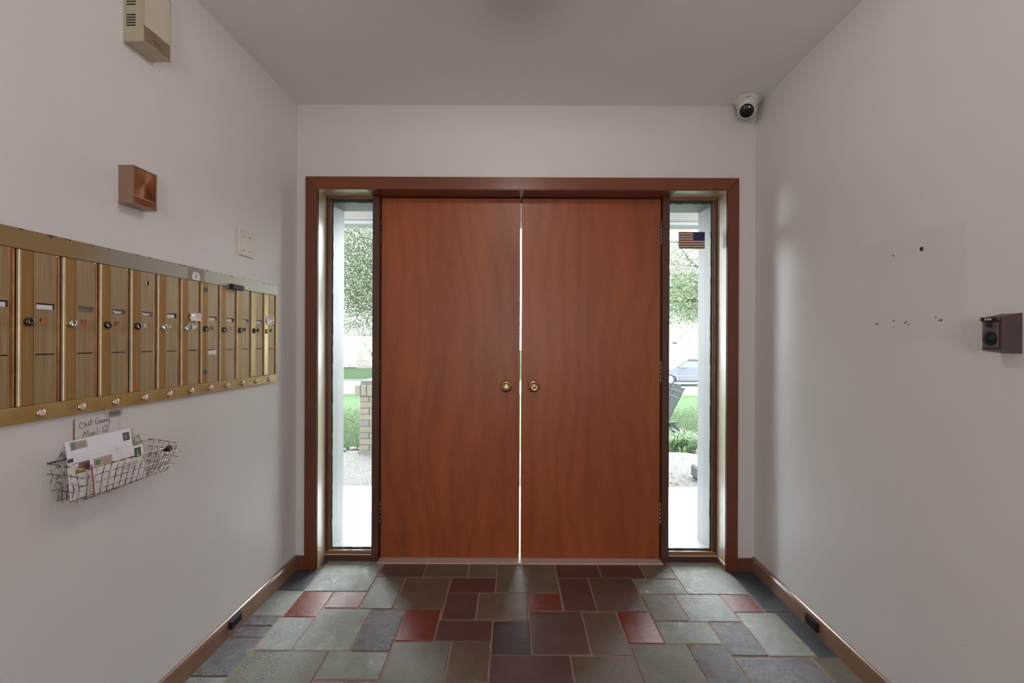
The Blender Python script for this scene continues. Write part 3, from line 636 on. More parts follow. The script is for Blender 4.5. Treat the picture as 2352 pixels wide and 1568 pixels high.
sp = on_left('copper_speaker_box', 'square copper coloured box with brushed front above the mailboxes', 'intercom speaker', 1.458, 1.629)
MB().box(0, 0.042, 0, 0.095, 0, 0.116, 0.0015).build('housing', M_copper, sp)
m = MB(); m.box(0.042, 0.0455, 0, 0.095, 0, 0.004); m.box(0.042, 0.0455, 0, 0.095, 0.112, 0.116); m.box(0.042, 0.0455, 0, 0.004, 0.004, 0.112); m.box(0.042, 0.0455, 0.091, 0.095, 0.004, 0.112)
m.build('front_rim', M_copper, sp)
MB().box(0.0415, 0.0438, 0.005, 0.090, 0.027, 0.111).build('brushed_panel', M_radial, sp)
MB().box(0.0418, 0.0450, 0.0045, 0.0905, 0.0245, 0.0265).build('divider_strip', M_bead_m, sp)
MB().box(0.0415, 0.0438, 0.005, 0.090, 0.005, 0.024).build('lower_band', plain('copper_band', S((176, 130, 92)), 0.3, 0.9), sp)
m = MB()
m.tube([(0.0440, 0.048+0.018*math.cos(a*PI/12), 0.0148+0.0062*math.sin(a*PI/12)) for a in range(24)], 0.0006, 4, True); m.build('oval_emblem', M_black, sp)
MB().lathe([(0.0030, -0.0006), (0.0030, 0.0010)], (0.020, 0.040, 0), 'z', 12).build('screw', M_dark, sp)

ch = on_left('door_chime', 'cream plastic door chime box with slotted side, high on the wall', 'door chime', 1.474, 2.1245)
MB().box(0, 0.0600, 0, 0.112, 0, 0.200, 0.0012).build('housing', M_plastic, ch)
for z in (0.1780, 0.1700, 0.1270, 0.1185, 0.1100, 0.0785, 0.0705, 0.0625, 0.0545, 0.0465): MB().box(0.010, 0.0385, -0.0006, 0.002, z, z+0.0038).build('vent_slot', M_dark, ch)
MB().box(0.0405, 0.0412, -0.0004, 0.1124, 0.0005, 0.1995).build('seam', M_plate, ch)
MB().box(0.0602, 0.0625, 0.0035, 0.1085, 0.053, 0.196).build('speaker_cloth', M_grille, ch)
MB().box(0.0602, 0.0622, 0.0015, 0.1105, 0.003, 0.049).build('taupe_band', M_taupe, ch)
m = MB(); m.box(0.0600, 0.0640, 0, 0.112, 0.0495, 0.0525); m.box(0.0600, 0.0635, 0, 0.112, 0, 0.0025); m.box(0.06, 0.0635, 0, 0.0015, 0, 0.2); m.box(0.06, 0.0645, 0.109, 0.112, 0, 0.2); m.box(0.06, 0.064, 0, 0.112, 0.197, 0.2)
m.build('front_rim', M_plastic, ch)
m = MB(); rr = random.Random(2)
for j, (w_, o_) in enumerate(((0.030, 0.040), (0.022, 0.044), (0.034, 0.046))):
    y = o_
    while y < o_+w_: m.box(0.0622, 0.0625, y, y+0.0022, 0.0265-j*0.0045, 0.0280-j*0.0045); y += 0.0032
m.build('small_print', M_dark, ch)

# ---------------------------------------------------------------- outgoing mail: sign, basket, letters
sg = on_left('outgoing_mail_sign', 'handwritten paper sign reading Out Going Mail with a smiley, taped under mailboxes', 'sign', 1.320, 0.900)
MB().prism([(0, 0), (0.137, 0.002), (0.135, 0.104), (0.001, 0.1035)], 0.0006, 0.0012, 'x').build('paper', M_paper, sg)
MB().prism([(-0.006, -0.004), (0.152, 0.002), (0.150, 0.112), (0.010, 0.109), (-0.005, 0.106)], 0.0014, 0.0018, 'x').build('clear_sleeve', M_film, sg)
MB().box(0.0016, 0.0030, -0.0055, -0.0035, -0.002, 0.104).build('rusty_edge', M_orange, sg)
def strokes(name, lst, parent, w=0.0011, x=0.0022, ox=0.0, oz=0.0, s=1.0):
    m = MB()
    for st in lst: m.tube([(x, ox+p[0]*s, oz+p[1]*s) for p in st], w/2*1.0, 4)
    return m.build(name, M_ink, parent)
def arc(cx, cy, rx, ry, a0, a1, n=14): return [(cx+rx*math.cos(math.radians(a0+(a1-a0)*i/n)), cy+ry*math.sin(math.radians(a0+(a1-a0)*i/n))) for i in range(n+1)]
# "Out"
W = [arc(0.021, 0.0785, 0.0095, 0.0105, 100, 460, 20),
     [(0.034, 0.086), (0.0335, 0.077), (0.036, 0.0735), (0.040, 0.0745), (0.0425, 0.079), (0.0425, 0.0865), (0.0430, 0.0735)],
     [(0.0505, 0.0945), (0.0500, 0.074), (0.0530, 0.0730)], [(0.0455, 0.0865), (0.0560, 0.0875)],
# "Going"
     arc(0.0735, 0.0845, 0.0075, 0.0115, 50, 320, 16)+[(0.0800, 0.0840), (0.0740, 0.0845)],
     arc(0.0870, 0.0800, 0.0040, 0.0050, 90, 450, 14),
     [(0.0945, 0.0850), (0.0945, 0.0750)], [(0.0947, 0.0895), (0.0950, 0.0905)],
     [(0.0995, 0.0855), (0.0990, 0.0755)], [(0.0992, 0.0820), (0.1015, 0.0858), (0.1040, 0.0850), (0.1050, 0.0755)],
     arc(0.1115, 0.0815, 0.0040, 0.0048, 60, 400, 12), [(0.1155, 0.0870), (0.1160, 0.0680), (0.1130, 0.0630), (0.1085, 0.0650)],
# "Mail"
     [(0.0230, 0.0330), (0.0285, 0.0570), (0.0340, 0.0420), (0.0400, 0.0600), (0.0440, 0.0360)],
     arc(0.0525, 0.0425, 0.0042, 0.0050, 50, 400, 12)+[(0.0570, 0.0480), (0.0575, 0.0370)],
     [(0.0640, 0.0480), (0.0635, 0.0375)], [(0.0642, 0.0530), (0.0644, 0.0540)], [(0.0725, 0.0620), (0.0722, 0.0385)],
# smiley
     arc(0.1020, 0.0500, 0.0100, 0.0115, 90, 450, 22), arc(0.1020, 0.0480, 0.0055, 0.0050, 200, 340, 8),
     [(0.0985, 0.0535), (0.0985, 0.0550)], [(0.1052, 0.0540), (0.1052, 0.0555)], [(0.1020, 0.0490), (0.1021, 0.0500)]]
W = [[(p[0]*0.93+0.001, 0.0965+(p[1]-0.0945)*0.80) for p in st] for st in W]
strokes('handwriting', W, sg)
m = MB(); m.box(0.0018, 0.0021, 0.108, 0.152, 0.090, 0.132); m.box(0.0018, 0.0021, 0.090, 0.160, 0.094, 0.108)
m.build('clear_tape', M_film, sg)
MB().tube([(0.0025, 0.143, 0.124), (0.0030, 0.148, 0.112), (0.0028, 0.146, 0.102)], 0.0006, 4).build('tape_edge', M_paper, sg)

bk = on_left('wire_basket', 'worn wire basket hanging on the left wall below the mailboxes', 'basket', 1.235, 0.800)
TY0, TY1, TN = 0.004, 0.352, 0.102; BY0, BY1, BN0, BN1 = 0.026, 0.330, 0.006, 0.074; TZB, TZF = 0.104, 0.088
rim = [(0.006, TY0, TZB), (0.050, TY0-0.001, 0.098), (TN-0.012, TY0+0.002, TZF+0.002), (TN, TY0+0.014, TZF), (TN, TY1-0.014, TZF-0.004), (TN-0.012, TY1-0.002, TZF-0.002), (0.030, TY1, 0.094), (0.006, TY1-0.004, 0.098)]
MB().tube(rim, 0.0019, 6, True).build('rim_wire', M_wire, bk)
def wire(pts, r=0.00115): return MB().tube(pts, r, 5).build('wire', M_wire, bk)
for i in range(15):
    t_ = i/14.0; yt = TY0+0.016+(TY1-TY0-0.034)*t_; yb = BY0+0.010+(BY1-BY0-0.016)*t_
    wire([(TN+0.001, yt, TZF-0.003*t_), (0.092, (yt*0.7+yb*0.3), 0.055), (BN1+0.004, yb, 0.006), (BN1-0.006, yb, 0.0), (BN0, yb, 0.001), (BN0-0.002, yb, 0.030)])
for j in range(3):
    f = (j+1)/4.0; n_ = TN*(1-f)+BN1*f+0.002; z_ = TZF*(1-f); a0 = TY0*(1-f)+BY0*f; a1 = TY1*(1-f)+BY1*f
    wire([(n_, a0-0.008, z_), (n_, a1+0.010, z_-0.002)])
    for yy in (a0, a1): wire([(0.0, yy, z_+0.010), (n_+0.010, yy, z_)])
for j in range(4): wire([(BN0+0.004+(BN1-BN0-0.01)*j/3, BY0-0.006, 0.0008), (BN0+0.004+(BN1-BN0-0.01)*j/3, BY1+0.006, 0.0008)])
for i in range(5):
    n_ = 0.014+0.084*i/5.0
    wire([(n_, TY0-0.001, 0.100-0.012*n_/0.1), (n_*0.92, BY0-0.004, 0.030), (n_*0.72, BY0+0.001, 0.001)])
    wire([(n_, TY1, 0.097-0.012*n_/0.1), (n_*0.92, BY1+0.004, 0.030), (n_*0.72, BY1-0.001, 0.001)])
for z_ in (0.030, 0.058, 0.086): wire([(0.003, BY0-0.010, z_), (0.003, BY1+0.012, z_)])
for yy in (0.046, 0.300): MB().tube([(0.003, yy-0.020, 0.100), (0.004, yy-0.008, 0.112), (0.003, yy, 0.122), (0.004, yy+0.006, 0.104), (0.008, yy+0.016, 0.100)], 0.0014, 6).build('hanging_hook', M_wire, bk)

def envelope(label, y0, y1, zb, zt, nb, nt, tilt=0.0, mat=None):
    e = on_left('envelope', label, 'envelope', y0, zb, 0.0, 'letters in the wire basket')
    h = zt-zb; w = y1-y0
    th = math.atan2(nb-nt, h)          # leaning back to the wall
    e.matrix_basis = e.matrix_basis
    piv = e.copy(); bpy.data.objects.remove(piv)
    M = Matrix.Translation((lw_x(y0), y0, zb)) @ Matrix.Rotation(-math.atan(SLW), 4, 'Z') @ Matrix.Translation((nb, 0, 0)) @ Matrix.Rotation(-th, 4, 'Y') @ Matrix.Rotation(-tilt, 4, 'X')
    loc, rot, sc_ = M.decompose(); e.location = loc; e.rotation_euler = rot.to_euler()
    L = math.hypot(h, nb-nt)
    MB().box(0, 0.0018, 0, w, 0, L, 0.0006).build('paper', mat or M_paper2, e)
    e['_'] = 0; del e['_']
    return e, w, L
def printed(e, name, y0, y1, z0, z1, mat, x=0.0019, th=0.0003): return MB().box(x, x+th, y0, y1, z0, z1).build(name, mat, e)
def lines(e, y0, y1, z0, z1, n, mat=None, seed=0):
    rr = random.Random(seed); m = MB()
    for i in range(n):
        z = z1-(z1-z0)*(i+0.5)/n; y = y0
        while y < y1-0.001: w = rr.uniform(0.002, 0.005); m.box(0.0026, 0.0028, y, min(y+w, y1), z-0.0006, z+0.0006); y += w+0.001
    return m.build('small_print', mat or M_ink, e)
e1, w, L = envelope('large white envelope at the back of the wire basket, top edge highest', 1.281, 1.492, 0.803, 0.9495, 0.034, 0.010)
printed(e1, 'address_label', 0.012, 0.062, L-0.026, L-0.004, M_lab2); printed(e1, 'label_picture', 0.012, 0.028, L-0.026, L-0.004, M_lab1, 0.0022); lines(e1, 0.031, 0.058, L-0.023, L-0.008, 3)
MB().prism([(0.0175, L-0.024), (0.0245, L-0.024), (0.0255, L-0.013), (0.021, L-0.008), (0.0165, L-0.013)], 0.0024, 0.0027, 'x').build('label_tree', M_lab3, e1)
printed(e1, 'stamp', 0.180, 0.204, L-0.034, L-0.010, M_st1); printed(e1, 'stamp_picture', 0.186, 0.193, L-0.028, L-0.016, M_lab1, 0.0022)
printed(e1, 'red_line', 0.085, 0.130, L-0.072, L-0.069, M_red)
e2, w, L = envelope('white envelope with windowed mauve label, left of the front one', 1.256, 1.400, 0.803, 0.912, 0.050, 0.040)
printed(e2, 'dark_corner', 0.0, 0.016, L-0.012, L-0.002, M_env_d); printed(e2, 'mauve_label', 0.030, 0.070, L-0.040, L-0.017, M_env_p); printed(e2, 'ochre_print', 0.022, 0.048, L-0.045, L-0.028, M_env_y, 0.0022); lines(e2, 0.012, 0.030, L-0.020, L-0.014, 1)
lines(e2, 0.040, 0.068, L-0.036, L-0.020, 3, None, 4)
e3, w, L = envelope('white bill envelope with barcode and address window, middle of the basket', 1.330, 1.480, 0.803, 0.900, 0.060, 0.046)
lines(e3, 0.095, 0.115, L-0.018, L-0.002, 3, M_red, 6)
m = MB()
for i in range(6): m.box(0.0020, 0.0023, 0.106+i*0.0042, 0.1075+i*0.0042, L-0.026, L-0.006)
m.build('barcode', M_env_d, e3)
e4, w, L = envelope('white envelope with green stamp at the front of the wire basket', 1.302, 1.482, 0.805, 0.9035, 0.068, 0.058)
printed(e4, 'red_stripe', 0.0, 0.0045, 0.0, L-0.018, M_red); printed(e4, 'address_label', 0.010, 0.068, L-0.030, L-0.005, M_lab1); printed(e4, 'label_ground', 0.0115, 0.0665, L-0.0285, L-0.0065, M_lab2, 0.0022); printed(e4, 'label_tree', 0.014, 0.030, L-0.024, L-0.010, M_lab3, 0.0024)
lines(e4, 0.034, 0.062, L-0.025, L-0.009, 3, None, 9); printed(e4, 'stamp', 0.146, 0.170, L-0.034, L-0.006, M_st2); printed(e4, 'stamp_picture', 0.153, 0.160, L-0.026, L-0.012, M_env_y, 0.0022)
printed(e4, 'fold_shadow', 0.088, 0.104, 0.01, L-0.002, M_paper, 0.0019); lines(e4, 0.100, 0.150, L-0.062, L-0.040, 4, M_env_d, 12)

bc = on_left('binder_clip', 'small black binder clip on the far rim of the wire basket', 'binder clip', 1.522, 0.872)
MB().prism([(0.090, 0.0), (0.112, 0.0), (0.103, 0.016), (0.100, 0.016)], 0.0, 0.019, 'y').build('clip_body', M_black, bc)
for y in (0.004, 0.011): MB().tube([(0.106, y, 0.014), (0.122, y-0.002, -0.004), (0.120, y+0.004, -0.008), (0.106, y+0.004, 0.010)], 0.0008, 5).build('clip_handle', M_locks, bc)

# ---------------------------------------------------------------- right wall key box
kb = on_right('key_box', 'dark maroon combination lock key box on the right wall', 'key safe', 1.268, 1.195)
# local +y toward camera: far edge 0, near edge .055
MB().hull8([(0, 0, 0), (0, 0.055, 0), (0, 0.055, 0.102), (0, 0, 0.102)], [(0.050, 0.003, 0.007), (0.050, 0.054, 0.009), (0.050, 0.054, 0.092), (0.050, 0.003, 0.091)]).build('housing', M_kbox, kb)
MB().box(0.0500, 0.0530, 0.006, 0.048, 0.014, 0.080, 0.002, 2).build('face_plate', M_kface, kb)
MB().box(0.0480, 0.0560, 0.002, 0.052, 0.0815, 0.0925, 0.002, 2).build('top_hood', M_kbox, kb)
MB().box(0.0560, 0.0565, 0.006, 0.046, 0.0830, 0.0905, 0.0002).build('name_strip', M_black, kb)
text_obj('Kidde', 0.0080, 'brand_lettering', M_white_ink, kb, (0.0568, 0.026, 0.0868), (PI/2, 0, PI/2))
MB().lathe([(0.0178, 0.053), (0.0178, 0.0555), (0.0160, 0.0565), (0.0100, 0.0565), (0.0095, 0.0640), (0.0085, 0.0655), (0.0, 0.0655)], (0, 0.028, 0.038), 'x', 36).build('dial', M_black, kb)
m = MB()
for i in range(30):
    a = 2*PI*i/30; c_, s_ = math.cos(a), math.sin(a)
    m.tube([(0.0567, 0.028+0.0120*c_, 0.038+0.0120*s_), (0.0567, 0.028+0.0152*c_, 0.038+0.0152*s_)], 0.00035, 4)
m.build('dial_marks', M_kface, kb)
MB().prism([(0.0215, 0.066), (0.0325, 0.066), (0.0325, 0.080), (0.0215, 0.080), (0.0215, 0.076), (0.0180, 0.073), (0.0215, 0.070)], 0.053, 0.0565, 'x').build('release_latch', M_black, kb)
MB().tube([(0.0534, 0.0335, 0.066), (0.0534, 0.030, 0.060), (0.0534, 0.028, 0.057)], 0.0005, 4).build('pointer_line', M_kface, kb)

# black bumpers on the baseboards
b1 = on_left('baseboard_bumper', 'black torn rubber bumper on the left baseboard', 'bumper', 1.985, 0.0, 0.014)
m = MB().hull8([(0, 0, 0.038), (0, 0.086, 0.036), (0, 0.086, 0.074), (0, 0.004, 0.068)], [(0.012, 0.010, 0.034), (0.010, 0.082, 0.036), (0.010, 0.080, 0.066), (0.012, 0.010, 0.062)])
m.build('rubber_pad', M_black, b1)
b2 = on_right('baseboard_bumper', 'black rounded rubber bumper on the right baseboard', 'bumper', 2.092, 0.0, 0.014)
MB().box(0, 0.013, 0.0, 0.085, 0.020, 0.060, 0.005, 2).build('rubber_pad', M_black, b2)

# ---------------------------------------------------------------- security camera
sc_ = thing('security_camera', 'white dome security camera on the ceiling by the right front corner', 'camera', (1.214, 2.520, H))
MB().lathe([(0.066, 0.0), (0.066, -0.012), (0.060, -0.020), (0.052, -0.026), (0.050, -0.040), (0.0485, -0.052)], (0, 0, 0), 'z', 40).build('camera_base', M_camw, sc_)
m = MB(); bmesh.ops.create_uvsphere(m.bm, u_segments=36, v_segments=20, radius=0.048)
for f in m.bm.faces: f.smooth = True
for v in m.bm.verts: v.co += Vector((0, 0, -0.054))
m.build('ball_housing', M_camw, sc_)
dirv = Vector((-0.46, -0.80, -0.56)).normalized(); q = Vector((0, 0, 1)).rotation_difference(dirv)
m = MB().lathe([(0.0405, 0.020), (0.0402, 0.034), (0.0375, 0.0435), (0.0345, 0.0460), (0.0340, 0.0440), (0.0340, 0.036)], (0, 0, 0), 'z', 40); r_ = m.build('lens_ring', M_camw, sc_)
r_.location = (0, 0, -0.054); r_.rotation_euler = q.to_euler()
m = MB().lathe([(0.0338, 0.036), (0.0338, 0.0440), (0.026, 0.0475), (0.013, 0.0500), (0.0, 0.0505)], (0, 0, 0), 'z', 40); r_ = m.build('lens_window', M_lens, sc_)
r_.location = (0, 0, -0.054); r_.rotation_euler = q.to_euler()
m = MB()
for i in range(7): a_ = -2.15+i*0.055; m.tube([(0.0655*math.cos(a_), 0.0655*math.sin(a_), -0.0145), (0.0625*math.cos(a_), 0.0625*math.sin(a_), -0.0182)], 0.0008, 4)
m.build('maker_lettering', M_dark, sc_)

# ---------------------------------------------------------------- flag decal on the right sidelight
fg = thing('flag_sticker', 'American flag sticker on the right sidelight glass', 'sticker', (0.937, 2.7385, 1.748), 0)
FW, FH = 0.145, 0.092
MB().box(-0.002, FW+0.002, 0.0, 0.0008, -0.002, FH+0.002).build('sticker_backing', M_flagw, fg)
for i in range(7):
    z = FH-(2*i+1)*FH/13; x1 = FW if i > 3 else FW*0.56
    MB().box(0, x1, -0.0004, 0.0, z, z+FH/13).build('red_stripe', M_flagr, fg)
MB().box(FW*0.56, FW, -0.0005, 0.0, FH-FH*7/13, FH).build('blue_canton', M_flagb, fg)
for r in range(9):
    for c in range(6 if r % 2 == 0 else 5):
        x = FW*0.56+FW*0.44*(c+0.5+(0 if r % 2 == 0 else 0.5))/6; z = FH-FH*7/13*(r+0.5)/9; R_ = 0.0022
        MB().prism([(x+(R_ if k % 2 == 0 else R_*0.45)*math.sin(k*PI/5), z+(R_ if k % 2 == 0 else R_*0.45)*math.cos(k*PI/5)) for k in range(10)], -0.0008, -0.0005, 'y').build('star', M_flagw, fg)
fg.rotation_euler = (0, 0, 0)

# ================================================================ OUTSIDE
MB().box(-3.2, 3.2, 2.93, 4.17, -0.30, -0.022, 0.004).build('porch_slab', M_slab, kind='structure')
MB().prism([(-3.2, 4.172), (3.2, 4.172), (3.2, 5.0), (2.45, 5.20), (1.95, 5.52), (-1.0, 5.55), (-3.2, 5.55)], -0.30, -0.030).build('front_walk', M_walk, kind='structure')
MB().box(-0.9, 0.9, 5.53, 19.8, -1.3, -1.25).build('walk_footing', M_walk, kind='structure')
def terrain(name, mat, y0, z0, y1, z1, ny, bumpy=0.0, x0=-45, x1=45, sub=1):
    vs_, fs = [], []; nx = 60
    for j in range(ny+1):
        for i in range(nx+1):
            t_ = j/ny; vs_.append((x0+(x1-x0)*i/nx, y0+(y1-y0)*t_, z0+(z1-z0)*t_+random.uniform(-bumpy, bumpy)))
    for j in range(ny):
        for i in range(nx):
            a = j*(nx+1)+i; fs.append((a, a+1, a+nx+2, a+nx+1))
    return raw(name, vs_, fs, mat, None, kind='structure')
terrain('lawn', M_lawn, 5.30, -0.055, 20.0, -0.96, 14)
terrain('ground_beside', M_lawn, 2.0, -0.31, 5.30, -0.055, 2)
terrain('street', M_street, 20.0, -0.97, 25.5, -0.985, 2)
terrain('street', M_street, 25.5, -0.985, 29.7, -1.22, 3)
MB().box(-45, 45, 29.7, 29.95, -1.4, -1.15, 0.02).build('kerb', M_walk, kind='structure')
terrain('far_lawn', M_far, 29.95, -1.16, 39.0, -0.92, 4)
terrain('far_ground', M_far, 39.0, -0.92, 120.0, -0.9, 4, x0=-120, x1=120)
MB().box(-30, 30, 20.0, 21.2, -1.2, -0.955).build('sidewalk', M_street, kind='structure')
# grass blades near the walk (uncountable)
vs_, fs = [], []; rg = random.Random(11)
def gz(y): return -0.055+(-0.96+0.055)*(y-5.30)/14.7
for i in range(70000):
    if rg.random() < 0.5: y = 5.55+abs(rg.gauss(0, 3.0)); px = rg.uniform(-0.40, -0.26)
    else: y = 5.60+abs(rg.gauss(0, 3.0)); px = rg.uniform(0.30, 0.42)
    x = px*y; h = rg.uniform(0.02, 0.05); a = rg.uniform(0, 6.28); l = rg.uniform(-.03, .03); z = gz(y)
    b_ = len(vs_); dx, dy = math.cos(a)*0.004, math.sin(a)*0.004
    vs_ += [(x-dx, y-dy, z), (x+dx, y+dy, z), (x+l, y+rg.uniform(-.03, .03), z+h)]; fs.append((b_, b_+1, b_+2))
gr = raw('grass_blades', vs_, fs, M_blade); gr['kind'] = 'stuff'; gr['label'] = 'short green grass blades on the front lawn'; gr['category'] = 'grass'
# leaf litter
vs_, fs = [], []
for i in range(150):
    x = rg.uniform(1.15, 1.85); y = rg.gauss(4.25, 0.22) if i < 110 else rg.uniform(3.6, 5.4); a = rg.uniform(0, 6.28); L_ = rg.uniform(0.008, 0.024); wv = L_*0.25
    zz = -0.020 if y < 4.17 else -0.028
    c_, s_ = math.cos(a), math.sin(a); b_ = len(vs_)
    vs_ += [(x-c_*L_, y-s_*L_, zz), (x-s_*wv, y+c_*wv, zz+0.006), (x+c_*L_, y+s_*L_, zz+0.002), (x+s_*wv, y-c_*wv, zz+0.004)]; fs.append((b_, b_+1, b_+2, b_+3))
ll = raw('leaf_litter', vs_, fs, M_dead); ll['kind'] = 'stuff'; ll['label'] = 'scattered dry leaves and twigs on the concrete walk'; ll['category'] = 'dry leaves'

# porch roof
pr = thing('porch_roof', 'painted porch roof with front beam outside the entrance', 'porch roof', (0, 0, 2.30))
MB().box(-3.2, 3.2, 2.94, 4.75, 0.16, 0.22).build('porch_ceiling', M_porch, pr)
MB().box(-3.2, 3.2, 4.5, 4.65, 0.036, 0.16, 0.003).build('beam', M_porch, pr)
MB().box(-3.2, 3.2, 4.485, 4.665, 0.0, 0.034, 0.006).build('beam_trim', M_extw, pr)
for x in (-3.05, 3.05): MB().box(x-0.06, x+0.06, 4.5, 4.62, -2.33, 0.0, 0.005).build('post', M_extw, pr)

# brick pier
pier = thing('brick_pier', 'pale brick pier with a projecting rowlock cap beyond left sidelight', 'brick pier', (-1.675, 5.36, -0.055))
PW, PD = 0.62, 0.42
MB().box(0.006, PW-0.006, 0.006, PD-0.006, 0.0, 0.835).build('mortar_core', M_mortar, pier)
MB().box(-0.015, PW+0.015, -0.015, PD+0.015, 0.0, 0.064, 0.003).build('footing', M_stone, pier)
zc = 0.066; kk = 0
bmesh_b = {}
def brick(x0, x1, y0, y1, z0, z1):
    key = (round(x1-x0, 4), round(y1-y0, 4), round(z1-z0, 4), random.randrange(3))
    if key not in bmesh_b:
        o = MB().box(0, x1-x0, 0, y1-y0, 0, z1-z0, 0.0025).build('brick', M_brick[key[3]], pier); bmesh_b[key] = o.data
    else:
        o = bpy.data.objects.new('brick', bmesh_b[key]); C.objects.link(o); o.parent = pier
    o.location = (x0, y0, z0); return o
for r in range(9):
    off_ = 0.0 if r % 2 else -0.1
    zb, zt = zc+r*0.0675, zc+r*0.0675+0.0575
    x = 0.0+0.0
    xs = [0.0, 0.20, 0.40, PW] if r % 2 else [0.0, 0.105, 0.31, 0.515, PW]
    for i in range(len(xs)-1):
        for yy in (0.0, PD-0.09): brick(xs[i]+(0.005 if i else 0), xs[i+1]-0.005 if i < len(xs)-2 else PW, yy, yy+0.09, zb, zt)
    for x_ in (0.0, PW-0.09): brick(x_, x_+0.09, 0.10, 0.20, zb, zt); brick(x_, x_+0.09, 0.21, 0.32, zb, zt)
zcap = zc+9*0.0675
MB().box(-0.036, PW+0.036, -0.036, PD+0.036, zcap+0.002, zcap+0.108).build('mortar_core', M_mortar, pier)
x = -0.043; i = 0
while x < PW+0.03:
    brick(x, x+0.057, -0.043, 0.152, zcap, zcap+0.115+0.0*i); brick(x, x+0.057, 0.160, PD+0.043, zcap, zcap+0.115); x += 0.067; i += 1
# edging stones left of the pier
for (x, y, s, lb) in ((-1.97, 5.54, 0.05, 'round edging stone nearest the brick pier base'),):
    pass
st_lab = ['flat pale edging stone at the left end by the walk', 'rounded pale edging stone in the middle of the row', 'pale edging stone next to the brick pier']
for i, (x, y, s) in enumerate(((-1.93, 5.50, 0.045), (-1.82, 5.58, 0.034), (-1.735, 5.60, 0.026))):
    m = MB(); bmesh.ops.create_icosphere(m.bm, subdivisions=2, radius=1.0); rs = random.Random(i)
    for v in m.bm.verts: v.co = Vector((v.co.x*s*1.4, v.co.y*s, v.co.z*s*0.6))*(1+rs.uniform(-.12, .12))
    o = m.build('edging_stone', M_stone); o.location = (x, y, -0.030 + s*0.4); o['label'] = st_lab[i]; o['category'] = 'stone'; o['group'] = 'edging stones by the walk'

gb = thing('grey_plastic_block', 'dark grey block on the walk, partly hidden by right window frame', 'block', (1.665, 4.42, -0.030))
MB().prism([(0.0, 0.028), (0.022, 0.0), (0.16, 0.0), (0.16, 0.125), (0.022, 0.125), (0.0, 0.112)], -0.09, 0.09, 'y').build('block_body', M_greyb, gb)
MB().box(0.004, 0.158, -0.092, 0.092, 0.122, 0.130, 0.003).build('block_lid', M_greyb, gb)

# daylily clumps
def clump(name, x, y, n, h, spread, label, seed, group='leafy plants at the end of the walk'):
    rr = random.Random(seed); root = thing(name, label, 'plant', (x, y, gz(max(y, 5.3))), 0, group)
    for i in range(n):
        a = rr.uniform(0, 2*PI); L_ = h*rr.uniform(0.7, 1.15); sp_ = spread*rr.uniform(0.4, 1.1); w_ = rr.uniform(0.007, 0.012); N = 7
        vs2, fs2 = [], []; ca, sa = math.cos(a), math.sin(a); bx, by = rr.uniform(-.04, .04), rr.uniform(-.04, .04)
        for k in range(N+1):
            t_ = k/N; r = sp_*t_**1.5; z = L_*(1.9*t_-1.15*t_*t_) if t_ < 0.83 else L_*(1.9*t_-1.15*t_*t_)
            ww = w_*(1-t_**2)+0.0006
            vs2 += [(bx+ca*r-sa*ww, by+sa*r+ca*ww, z), (bx+ca*r, by+sa*r, z-ww*0.35), (bx+ca*r+sa*ww, by+sa*r-ca*ww, z)]
        for k in range(N):
            b_ = k*3; fs2 += [(b_, b_+1, b_+4, b_+3), (b_+1, b_+2, b_+5, b_+4)]
        raw('leaf', vs2, fs2, M_plant, root)
    return root
clump('daylily_clump', 1.92, 5.78, 60, 0.24, 0.26, 'arching green strap leaf clump just right of the door mullion', 1)
clump('daylily_clump', 2.10, 5.92, 60, 0.28, 0.28, 'arching green strap leaf clump against the right window frame', 2)
clump('daylily_clump', 2.28, 5.72, 50, 0.26, 0.26, 'strap leaf clump mostly hidden behind right window frame', 3)
clump('hosta_seedling', 1.98, 5.62, 10, 0.13, 0.08, 'small broad leaved green sprout at the walk edge', 4)
clump('hosta_seedling', 2.13, 5.48, 14, 0.11, 0.10, 'bright green low sprout at the slanted walk corner', 5)
fs_ = thing('flower_stalk', 'thin pale flower stalk rising among the strap leaves', 'flower', (2.17, 5.65, -0.07))
MB().tube([(0, 0, 0), (0.008, 0, 0.15), (0.014, 0, 0.27)], 0.004, 6).build('stem', M_plant, fs_)
for a in range(5): MB().tube([(0.014, 0, 0.27), (0.014+0.018*math.cos(a*1.257), 0.018*math.sin(a*1.257), 0.285)], 0.005, 5).build('petal', M_paper, fs_)

# green slatted lawn chair (back seen from behind)
gc = thing('garden_chair', 'dark green slatted plastic garden chair leaning back on the lawn', 'chair', (1.93, 6.55, gz(6.55)), math.radians(28))
# local: chair faces -x; back leans to +x
def tilt(p, a=math.radians(31), piv=(0.0, 0.0, 0.24)):
    x, y, z = p; dz = z-piv[2]; return (x+dz*math.sin(a), y, piv[2]+dz*math.cos(a))
for k in range(6):
    y0 = -0.24+k*0.081; top = 0.88-0.75*abs((y0+0.038)**2)*1.8; f = 0.78
    m = MB(); pts = []
    n = 6; vs2 = []
    for j in range(n+1):
        z = 0.22+(top-0.22)*j/n; wsc = f+(1.06-f)*j/n; c_ = (y0+0.038)*wsc; hw = 0.036*wsc; cv = 0.35*(c_**2)
        vs2.append([tilt((-cv-0.010, c_-hw, z)), tilt((-cv-0.010, c_+hw, z)), tilt((-cv+0.006, c_+hw, z)), tilt((-cv+0.014, c_, z)), tilt((-cv+0.006, c_-hw, z))])
    rings = [[m.bm.verts.new(p) for p in r] for r in vs2]
    for j in range(n):
        for q_ in range(5): m.bm.faces.new((rings[j][q_], rings[j][(q_+1) % 5], rings[j+1][(q_+1) % 5], rings[j+1][q_]))
    m.bm.faces.new(rings[0]); m.bm.faces.new(rings[-1]); m.build('back_slat', M_green, gc)
